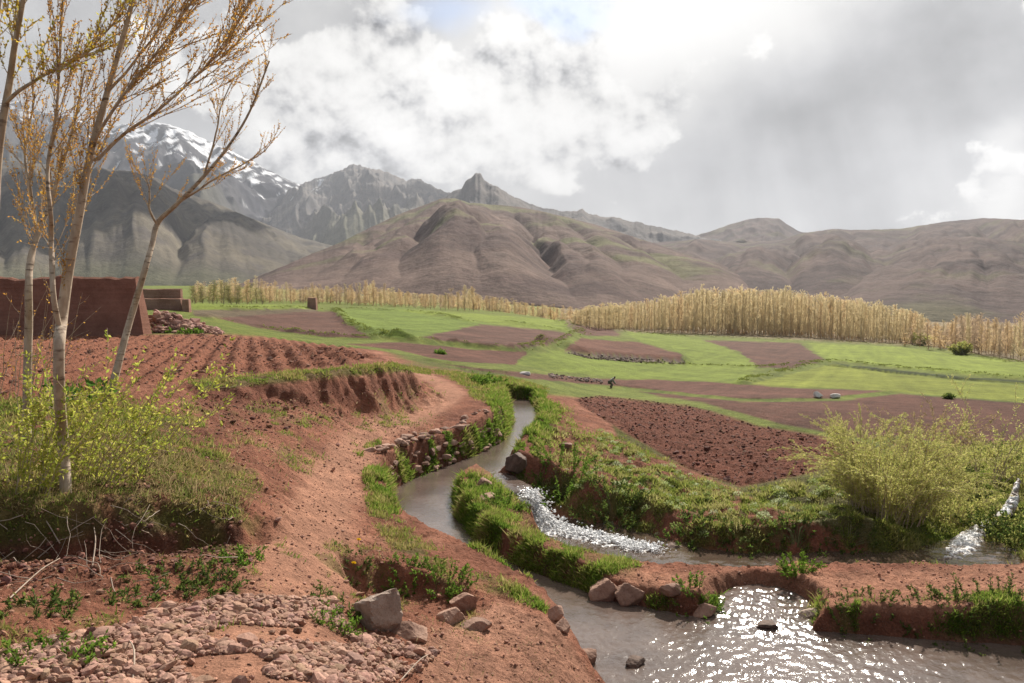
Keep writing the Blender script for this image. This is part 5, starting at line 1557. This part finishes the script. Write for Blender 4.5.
wand_shrub("young_willow", "thin young willow with drooping pale sprays against the dark field", "tree", g, 13, 2.0, .6, (.12, 0, 0), 315, PALE, (.07, .013), 55, twigs=8, root_r=.3, arch=1.2, droop=.28, leaf_from=.3, r0=.014)
g = at_d(1018, 482, 16.8); g[2] = gz1(g[0], g[1])
wand_shrub("young_willow", "bushier young willow at the right edge of the view above the narrow fall", "tree", g, 26, 1.3, .8, (.0, 0, 0), 316, PALE, (.065, .014), 70, twigs=7, root_r=.4, arch=1.0, droop=.22, r0=.012)
for i, (px, py, hh, lab) in enumerate([(960, 500, .55, "dark green bush just left of the narrow fall"), (990, 535, .5, "dark leafy bush on the right bank below the narrow fall"), (1018, 545, .6, "green bush at the right edge behind the brown levee"), (1000, 462, .6, "olive bush above the narrow fall, under the young willows"), (940, 476, .5, "olive bush hiding the creek behind the big willow shrub")]):
    g = see(px, py)
    wand_shrub("bush", lab, "bush", g, 46, hh, 1.2, (0, 0, 0), 320 + i, DARK + PALE[:1], (.05, .022), 70, wood=M_STEM, twigs=3, root_r=.35, arch=.8, leaf_from=.0)
# bright and dark plants along the water
for i, (px, py, hh, rr, cc, lab) in enumerate([
        (485, 384, .42, .45, GREEN, "round bright green bush at the bend of the stream beyond the path"),
        (797, 572, .22, .16, [(.16, .26, .035), (.13, .22, .03)], "small bright green plant behind the brown levee"),
        (560, 497, .55, .5, GREEN, "tall green bush on the bank just right of the waterfall"),
        (612, 512, .5, .5, DARK, "dark leafy bush at the foot of the bank above the foam"),
        (505, 505, .25, .25, GREEN, "tuft of fresh green leaves on the levee before the waterfall"),
        (1000, 612, .25, .5, DARK, "dark bush on the levee front at the right edge of the view"),
        (950, 622, .16, .4, DARK, "dark ground hugging bush on the levee front over the shadowed water"),
        (860, 612, .15, .4, DARK, "green bush growing on the levee front right of the ripples"),
        (700, 597, .18, .26, GREEN, "green bush on the levee front left of the ripples"),
        (340, 608, .15, .20, DARK, "dark green weed at the left foot of the grey boulder"),
        (335, 626, .13, .16, GREEN, "bright weed growing in the gravel left of the grey boulder"),
        (352, 566, .10, .20, DARK, "dark weed with a yellow flower beside the path"),
        (172, 583, .16, .25, DARK, "dark leafy weed under the shrub bank, left of two"),
        (215, 590, .15, .22, DARK, "dark leafy weed under the shrub bank, right of two"),
        (240, 560, .12, .16, GREEN, "green tuft at the path edge by the end of the shrub bank"),
        (55, 655, .13, .2, GREEN, "pale green weed in the gravel at the lower left"),
        (40, 610, .14, .22, DARK, "dark weed in the shade of the shrub bank at the far left"),
        (130, 600, .10, .16, DARK, "small dark weed on bare earth above the gravel"),
        (408, 575, .16, .20, GREEN, "green plant hanging over the hollow beside the boulder"),
        (446, 582, .18, .22, GREEN, "grassy green plant on the edge of the hollow near the stream"),
        (430, 486, .2, .2, GREEN, "leafy green plant at the foot of the dry stone wall"),
        (183, 333, .34, .75, GREEN, "round green shrub beside the rubble heap"),
        (948, 399, .32, .12, DARK, "lone dark bush on the edge of the bright green field"),
        (440, 354, .31, .25, GREEN, "small green bush on the path side of the brown strip")]):
    g = see(px, py); f = max(1.0, g[1] / 14)
    wand_shrub("bush" if hh > .3 else "weed", lab, "bush" if hh > .3 else "weed", g, int(30 + 40 * hh), hh, 1.3, (0, 0, 0), 340 + i, cc, ((.045 if hh > .3 else .026) * f + .006, (.02 if hh > .3 else .013) * f), (90 if hh > .3 else 150) / f, wood=M_STEM, twigs=2, root_r=rr, arch=.8, leaf_from=.0, r0=.004)
# bank bushes that nothing tells apart
r_ = np.random.default_rng(5)
for i, px in enumerate(np.linspace(690, 850, 4)):
    py = np.interp(px, [640, 700, 760, 860], [525, 540, 545, 548]) - r_.uniform(-4, 14)
    g = see(px, py)
    wand_shrub("bush", "low dark bush on the steep grassy bank above the lower channel", "bush", g, 40, r_.uniform(.16, .28), 1.3, (0, -.15, 0), 380 + i, DARK + GREEN[:1], (.05, .02), 80, wood=M_STEM, twigs=3, root_r=.38, arch=.8, leaf_from=0, group="bushes along the steep bank")
for i, (px, d) in enumerate([(921, 186), (961, 150)]):
    g = at_d(px, 345, d); g[2] = gz1(g[0], g[1])
    h_ = (12, 12)[i] / F * d
    wand_shrub("bush", ("pale round willow bush at the right end of the plantation", "dark green bush among the ochre poplars at the right")[i], "bush", g, 90, h_, 1.1, (0, 0, 0), 400 + i, (PALE, GRNP)[i], (.45, .2), 9, twigs=3, root_r=.8, r0=.03, arch=.9, leaf_from=.0)

# ---- grass
def grass(name, zone, n, r0, r1, hh, cols, seed, fall=8.0, lean=.35, wid=.0045, power=1.0, keep=None):
    r = np.random.default_rng(seed)
    i0, i1 = np.searchsorted(RR, r0), np.searchsorted(RR, r1)
    jm = np.abs(TH) < math.radians(40)
    J = np.where(jm)[0]; j0, j1 = J[0], J[-1]
    X = GX[i0:i1, j0:j1 + 1]; Y = GY[i0:i1, j0:j1 + 1]; H = GH[i0:i1, j0:j1 + 1]
    G = ZG.reshape(GX.shape)[i0:i1, j0:j1 + 1]
    e1 = np.stack([X[1:, :-1] - X[:-1, :-1], Y[1:, :-1] - Y[:-1, :-1], H[1:, :-1] - H[:-1, :-1]], -1)
    e2 = np.stack([X[:-1, 1:] - X[:-1, :-1], Y[:-1, 1:] - Y[:-1, :-1], H[:-1, 1:] - H[:-1, :-1]], -1)
    nn = np.cross(e2, e1); area = np.linalg.norm(nn, axis=-1); nn /= area[..., None] + 1e-12
    x = X[:-1, :-1]; y = Y[:-1, :-1]; z = H[:-1, :-1]; Rr = np.hypot(x, y)
    w = area * (.12 + .88 * np.abs(nn[..., 2]) ** 2) * zone(x, y, z, G[:-1, :-1]) ** power / (1 + (Rr / fall) ** 1.6)
    w = w * sstep(-.35, .25, fbm(x * 2.3, y * 2.3, 3, seed=seed))
    cs = np.cumsum(w.ravel()); 
    idx = np.searchsorted(cs, r.random(n) * cs[-1])
    idx = np.minimum(idx, w.size - 1)
    f1, f2 = r.random((2, n))
    P = np.stack([x.ravel()[idx], y.ravel()[idx], z.ravel()[idx]], 1) + e1.reshape(-1, 3)[idx] * f1[:, None] + e2.reshape(-1, 3)[idx] * f2[:, None]
    N = nn.reshape(-1, 3)[idx]; N *= np.sign(N[:, 2:3] + 1e-9)
    Rp = np.hypot(P[:, 0], P[:, 1])
    cl = fbm(P[:, 0] * 1.7, P[:, 1] * 1.7, 3, seed=seed + 3)
    h = hh(P) * (.35 + r.gamma(2.2, .28, n)) * (1 + 1.0 * cl)
    up = np.array((0, 0, 1.0)) * .75 + N * .5 + r.normal(0, lean, (n, 3)); up /= np.linalg.norm(up, axis=1)[:, None]
    side = np.cross(up, rand_dirs(n, r)); side /= np.linalg.norm(side, axis=1)[:, None] + 1e-9
    bend = rand_dirs(n, r) * np.array((1, 1, .2)) - np.array((0, 0, .35)) + N * .3
    W = (np.maximum(wid, Rp * .00055) * r.uniform(.7, 1.3, n))[:, None]
    a = P - np.array((0, 0, .01)); m = a + up * (h * .55)[:, None] + bend * (h * .08)[:, None]; t = a + up * (h * .95)[:, None] + bend * (h * .32)[:, None]
    V = np.stack([a - side * W, a + side * W, m + side * W * .7, m - side * W * .7, t], 1)
    k = np.arange(n)[:, None] * 5
    F4 = k + np.array((0, 1, 2, 3)); F3 = k + np.array((3, 2, 4))
    cols = np.asarray(cols); q = np.clip((cl * .8 + .5) * len(cols) + r.normal(0, .9, n), 0, len(cols) - 1).astype(int)
    c = cols[q] * r.uniform(.75, 1.3, (n, 1))
    o = mesh_np(name, V.reshape(-1, 3), [F4, F3], M_GRASS, np.repeat(c, 5, 0), smooth=False)
    return tag(o, kind='stuff')

def sd(x, y):
    return sdf(x.ravel(), y.ravel(), STREAMP).reshape(x.shape)
def z_lush(x, y, z, G):
    d = sd(x, y)
    lev = sdf(x.ravel(), y.ravel(), LEVP).reshape(x.shape)
    return G * np.maximum(sstep(.75, .15, d) * (d > .0), sstep(.2, -.1, lev) * .8)
grass("bank_grass", z_lush, 170000, 5, 30, lambda P: .050 + .030 * sstep(9, 14, P[:, 1]), [(.10, .17, .026), (.14, .23, .034), (.19, .27, .042), (.27, .30, .07), (.34, .29, .12)], 501, fall=12)
def z_hill(x, y, z, G):
    d = sd(x, y); u, v = project(x.ravel(), y.ravel(), z.ravel())
    return G * sstep(4, -6, sdf(u, v, HILLG)).reshape(x.shape) * sstep(.2, .7, d)
grass("hill_grass", z_hill, 210000, 11, 34, lambda P: np.full(len(P), .06), [(.13, .18, .035), (.20, .25, .05), (.27, .29, .07), (.33, .32, .11), (.36, .33, .14)], 502, fall=16)
def z_rest(x, y, z, G):
    d = sd(x, y); u, v = project(x.ravel(), y.ravel(), z.ravel())
    return G * (1 - sstep(4, -6, sdf(u, v, HILLG)).reshape(x.shape)) * (d > .12) * np.where((x < -1.2) & (y < 9), .9, 1)
grass("meadow_grass", z_rest, 130000, 3, 34, lambda P: np.where((P[:, 1] < 9) & (P[:, 0] < 1), .040, .055), [(.13, .19, .035), (.19, .24, .05), (.26, .26, .07), (.33, .26, .11)], 503, fall=9)
def z_bench(x, y, z, G):
    u, v = project(x.ravel(), y.ravel(), z.ravel())
    return sstep(5, -5, sdf(u, v, [(-200, 440), (150, 440), (225, 465), (250, 508), (235, 514), (0, 520), (-200, 520)])).reshape(x.shape)
grass("dry_bench_grass", z_bench, 17000, 4, 11, lambda P: np.full(len(P), .055), [(.17, .18, .055), (.26, .21, .10), (.32, .24, .13), (.14, .16, .045)], 504, fall=9, lean=.55)

# pale aromatic herbs dotted over the hillside
def herbs():
    r = np.random.default_rng(88)
    P = scatter(200, [(600, 430), (640, 455), (740, 492), (820, 480), (850, 500), (830, 550), (640, 540), (560, 505), (540, 470), (590, 470)], 12, 26, 21, lambda x, y: sdf(x, y, LOWC) > .15)
    Ps = []; Ds = []; Ls = []; Cs = []
    for p in P:
        n = 90; s = r.uniform(.04, .11); d = rand_dirs(n, r); d[:, 2] = np.abs(d[:, 2])
        c = (np.array((.42, .46, .28)), np.array((.34, .40, .18)), np.array((.22, .28, .09)))[r.integers(0, 3)] * r.uniform(.8, 1.15)
        Ps.append(p + d * s * r.random((n, 1)) ** .4 * (1, 1, .8)); Ds.append(d + r.normal(0, .5, (n, 3)) + (0, 0, .4)); Ls.append(np.full(n, s * .38)); Cs.append(c[None] * r.uniform(.8, 1.2, (n, 1)))
    P = np.vstack(Ps); D = np.vstack(Ds); L = np.concatenate(Ls); n = len(P)
    V, Fc = leaves(P, D, rand_dirs(n, r), L, L * .45)
    tag(mesh_np("hillside_herbs", V, [Fc], M_LEAF, np.repeat(np.vstack(Cs), 4, 0), smooth=False), kind='stuff')
herbs()

# rank grass on the balks between the fields
def balk_grass():
    r = np.random.default_rng(89)
    Ps = []; Ds = []; Ls = []; Cs = []
    for pts, A, wd in BALKS[:3] + BALKS[4:]:
        seg = np.linalg.norm(np.diff(pts, axis=0), axis=1); s = np.concatenate([[0], np.cumsum(seg)])
        n = int(min(s[-1] * 5, 900)); q = r.uniform(0, s[-1], n)
        x = np.interp(q, s, pts[:, 0]) + r.normal(0, wd * .45, n); y = np.interp(q, s, pts[:, 1]) + r.normal(0, wd * .45, n)
        k = fbm(x * .25, y * .25, 2, seed=90) > -.12
        x = x[k]; y = y[k]; z = gz(x, y); n = len(x)
        for _ in range(11):
            d = rand_dirs(n, r) * (1, 1, .6); d[:, 2] = np.abs(d[:, 2]) + .35
            h = r.uniform(.08, .26, n)
            Ps.append(np.stack([x, y, z - .02], 1) + r.normal(0, .1, (n, 3)) * (1, 1, 0)); Ds.append(d); Ls.append(h)
            Cs.append(np.array([(.15, .18, .045), (.20, .23, .05), (.12, .14, .04)])[r.integers(0, 3, n)] * r.uniform(.8, 1.2, (n, 1)))
    P = np.vstack(Ps); D = np.vstack(Ds); L = np.concatenate(Ls); n = len(P)
    V, Fc = leaves(P, D, rand_dirs(n, r), L, L * .28)
    tag(mesh_np("field_edge_grass", V, [Fc], M_GRASS, np.repeat(np.vstack(Cs), 4, 0), smooth=False), kind='stuff')
balk_grass()

def z_litter(x, y, z, G):
    u, v = project(x.ravel(), y.ravel(), z.ravel())
    p = seg_dist(x.ravel(), y.ravel(), PATHC)[0].reshape(x.shape)
    return (1 - G) * sstep(.25, .6, p) * sstep(6, -6, sdf(u, v, [(-100, 540), (190, 400), (420, 380), (470, 392), (390, 470), (420, 550), (620, 690), (-100, 760)])).reshape(x.shape) * (sd(x, y) > .1)
grass("dry_litter", z_litter, 9000, 2.7, 18, lambda P: np.full(len(P), .035), [(.34, .25, .15), (.42, .32, .20), (.26, .19, .11), (.22, .20, .08)], 505, fall=7, lean=1.1, wid=.003)

# ------------------------------------------------------------------ the farmer in the far strip
def m_plain(name, c, rough=.85):
    m, T, out = mat_new(name)
    b = T.new('ShaderNodeBsdfPrincipled'); geo = T.new('ShaderNodeNewGeometry')
    n = T.noise(geo.outputs['Position'], 12.0, 4, .6)
    T.put(b.inputs['Base Color'], T.mix(n, (*[x * .8 for x in c], 1), (*[min(1, x * 1.2) for x in c], 1))); b.inputs['Roughness'].default_value = rough
    T.t.links.new(b.outputs[0], out.inputs[0])
    return m
def skin(name, verts, edges, radii, mat, parent=None, sub=2):
    me = bpy.data.meshes.new(name); me.from_pydata(verts, edges, []); me.update()
    o = bpy.data.objects.new(name, me); COL.objects.link(o)
    sk = o.modifiers.new("skin", 'SKIN'); sk.use_smooth_shade = True
    for v, r in zip(me.skin_vertices[0].data, radii):
        v.radius = (r, r) if not isinstance(r, tuple) else r
    me.skin_vertices[0].data[0].use_root = True
    s = o.modifiers.new("sub", 'SUBSURF'); s.levels = sub; s.render_levels = sub
    bpy.context.view_layer.update()
    dg = bpy.context.evaluated_depsgraph_get()
    m2 = bpy.data.meshes.new_from_object(o.evaluated_get(dg)); m2.name = name
    for p in m2.polygons: p.use_smooth = True
    bpy.data.objects.remove(o)
    m2.materials.clear(); m2.materials.append(mat)
    o = bpy.data.objects.new(name, m2); COL.objects.link(o)
    if parent: o.parent = parent
    return o

def person():
    g = see(611, 388)
    root = empty("person", g, 0.0)
    root.scale = (.72, .72, .72)
    tag(root, "person in grey clothes stooping over the brown strip beyond the stream", "person")
    # stooping to the right: hips up, back bent forward, hands towards the soil
    B = [(-.12, 0, .55), (.02, 0, .68), (.16, 0, .80), (.24, 0, .85), (.30, 0, .89), (.37, 0, .93),                      # hips, back, neck, head
         (-.12, .10, .53), (.08, .12, .30), (-.08, .12, .06), (.06, .12, .03),                                               # left leg
         (-.12, -.10, .53), (.12, -.12, .31), (-.02, -.12, .06), (.12, -.12, .03),
         (.16, .17, .78), (.22, .20, .56), (.36, .17, .38), (.42, .16, .32),                                                  # arms
         (.16, -.17, .78), (.26, -.20, .57), (.40, -.17, .40), (.46, -.16, .34)]
    E = [(0, 1), (1, 2), (2, 3), (3, 4), (4, 5), (0, 6), (6, 7), (7, 8), (8, 9), (0, 10), (10, 11), (11, 12), (12, 13), (2, 14), (14, 15), (15, 16), (16, 17), (2, 18), (18, 19), (19, 20), (20, 21)]
    Rr = [.13, .13, .13, .06, .085, .095, .095, .065, .042, .04, .095, .065, .042, .04, .055, .045, .035, .03, .055, .045, .035, .03]
    skin("body", B, E, Rr, m_plain("skin_tone", (.22, .13, .09)), root)
    grow_ = lambda rr, k: [x + k for x in rr]
    skin("shirt", B[:4] + B[14:17] + B[18:21], [(0, 1), (1, 2), (2, 3), (2, 4), (4, 5), (5, 6), (2, 7), (7, 8), (8, 9)], [.16, .165, .15, .075, .075, .062, .05, .075, .062, .05], m_plain("grey_cloth", (.27, .25, .24)), root)
    skin("trousers", [B[0]] + B[6:9] + B[10:13], [(0, 1), (1, 2), (2, 3), (0, 4), (4, 5), (5, 6)], [.155, .12, .09, .075, .12, .09, .075], m_plain("olive_cloth", (.11, .10, .08)), root)
    skin("hair", [(.27, 0, .97), (.35, 0, 1.0), (.41, 0, .97)], [(0, 1), (1, 2)], [.085, .10, .07], m_plain("black_hair", (.02, .017, .015)), root)
    skin("scarf", [(.10, 0, .92), (.20, 0, .93), (.24, 0, .89)], [(0, 1), (1, 2)], [.05, .075, .06], m_plain("white_cloth", (.6, .57, .53)), root)
person()

# yellow flower of the dark weed at the path
def flower():
    for i, (px, py) in enumerate([(358, 546), (353, 571)]):
        g = see(px, py)
        root = empty("dandelion", g)
        tag(root, ("yellow dandelion in the weeds at the path edge above the boulder", "yellow dandelion just above the grey boulder")[i], "flower")
        V, Fc = tubes([(np.array([(0, 0, -.01), (.004, 0, .03), (.006, 0, .06)]), np.array((.003, .003, .003)))], 5)
        mesh_np("stem", V, [Fc], M_LEAF, np.tile((.14, .2, .05), (len(V), 1)), parent=root)
        r = np.random.default_rng(9); n = 46; a = r.uniform(0, 6.28, n); e = r.uniform(.1, 1.2, n)
        D = np.stack([np.cos(a) * np.cos(e), np.sin(a) * np.cos(e), np.sin(e)], 1)
        V, Fc = leaves(np.tile((.006, 0, .06), (n, 1)), D, rand_dirs(n, r), np.full(n, .03), np.full(n, .009))
        mesh_np("blossom", V, [Fc], M_LEAF, np.tile((.75, .5, .02), (len(V), 1)), parent=root, smooth=False)
flower()

# dead twigs and roots under the shrub bank
def twigs():
    r = np.random.default_rng(31); paths = []
    for k in range(60):
        px = r.uniform(-30, 240); py = r.uniform(500, 590)
        p = see(px, py) + np.array((0, -.02, r.uniform(.0, .06))); L = r.uniform(.15, .55); d = rand_dirs(1, r)[0] * (1, .5, .5) + (0, -.3, -.35 if py < 545 else .1); q = [p]
        for j in range(5):
            d = d / np.linalg.norm(d) + r.normal(0, .2, 3); q.append(q[-1] + d / np.linalg.norm(d) * L / 5)
        q = np.array(q); q[:, 2] = np.maximum(q[:, 2], gz(q[:, 0], q[:, 1]) + .004)
        paths.append((q, np.linspace(r.uniform(.002, .005), .001, 6)))
    for (a, b) in [((38, 560), (95, 520)), ((92, 570), (94, 530)), ((10, 600), (60, 560)), ((133, 683), (128, 640)), ((400, 683), (430, 655)), ((60, 545), (20, 500))]:
        p = see(*a) + (0, 0, .01); q = see(*b) + (0, 0, .01); m = (p + q) / 2 + (0.02, 0, .04)
        paths.append((smooth_line([p, m, q], 4), np.linspace(.006, .003, 9)))
    V, Fc = tubes(paths, 4)
    o = mesh_np("dead_twigs", V, [Fc], m_bark("dead_wood", (.30, .23, .18), (.42, .34, .27), (.18, .13, .1)))
    tag(o, kind='stuff')
twigs()

# ------------------------------------------------------------------ air between the hills
def haze():
    m, T, out = mat_new("valley_air")
    v = T.new('ShaderNodeVolumePrincipled')
    v.inputs['Color'].default_value = (.77, .82, .92, 1); v.inputs['Density'].default_value = 7.5e-5; v.inputs['Anisotropy'].default_value = .2
    T.t.links.new(v.outputs[0], out.inputs['Volume'])
    x, y0, y1, z0, z1 = 12000, -300, 9000, -40, 1600
    V = np.array([(a, b, c) for c in (z0, z1) for b in (y0, y1) for a in (-x, x)], float)
    o = mesh_np("haze", V, [np.array([(0, 2, 3, 1), (4, 5, 7, 6), (0, 1, 5, 4), (2, 6, 7, 3), (0, 4, 6, 2), (1, 3, 7, 5)])], m, smooth=False)
    tag(o, kind='stuff')
haze()
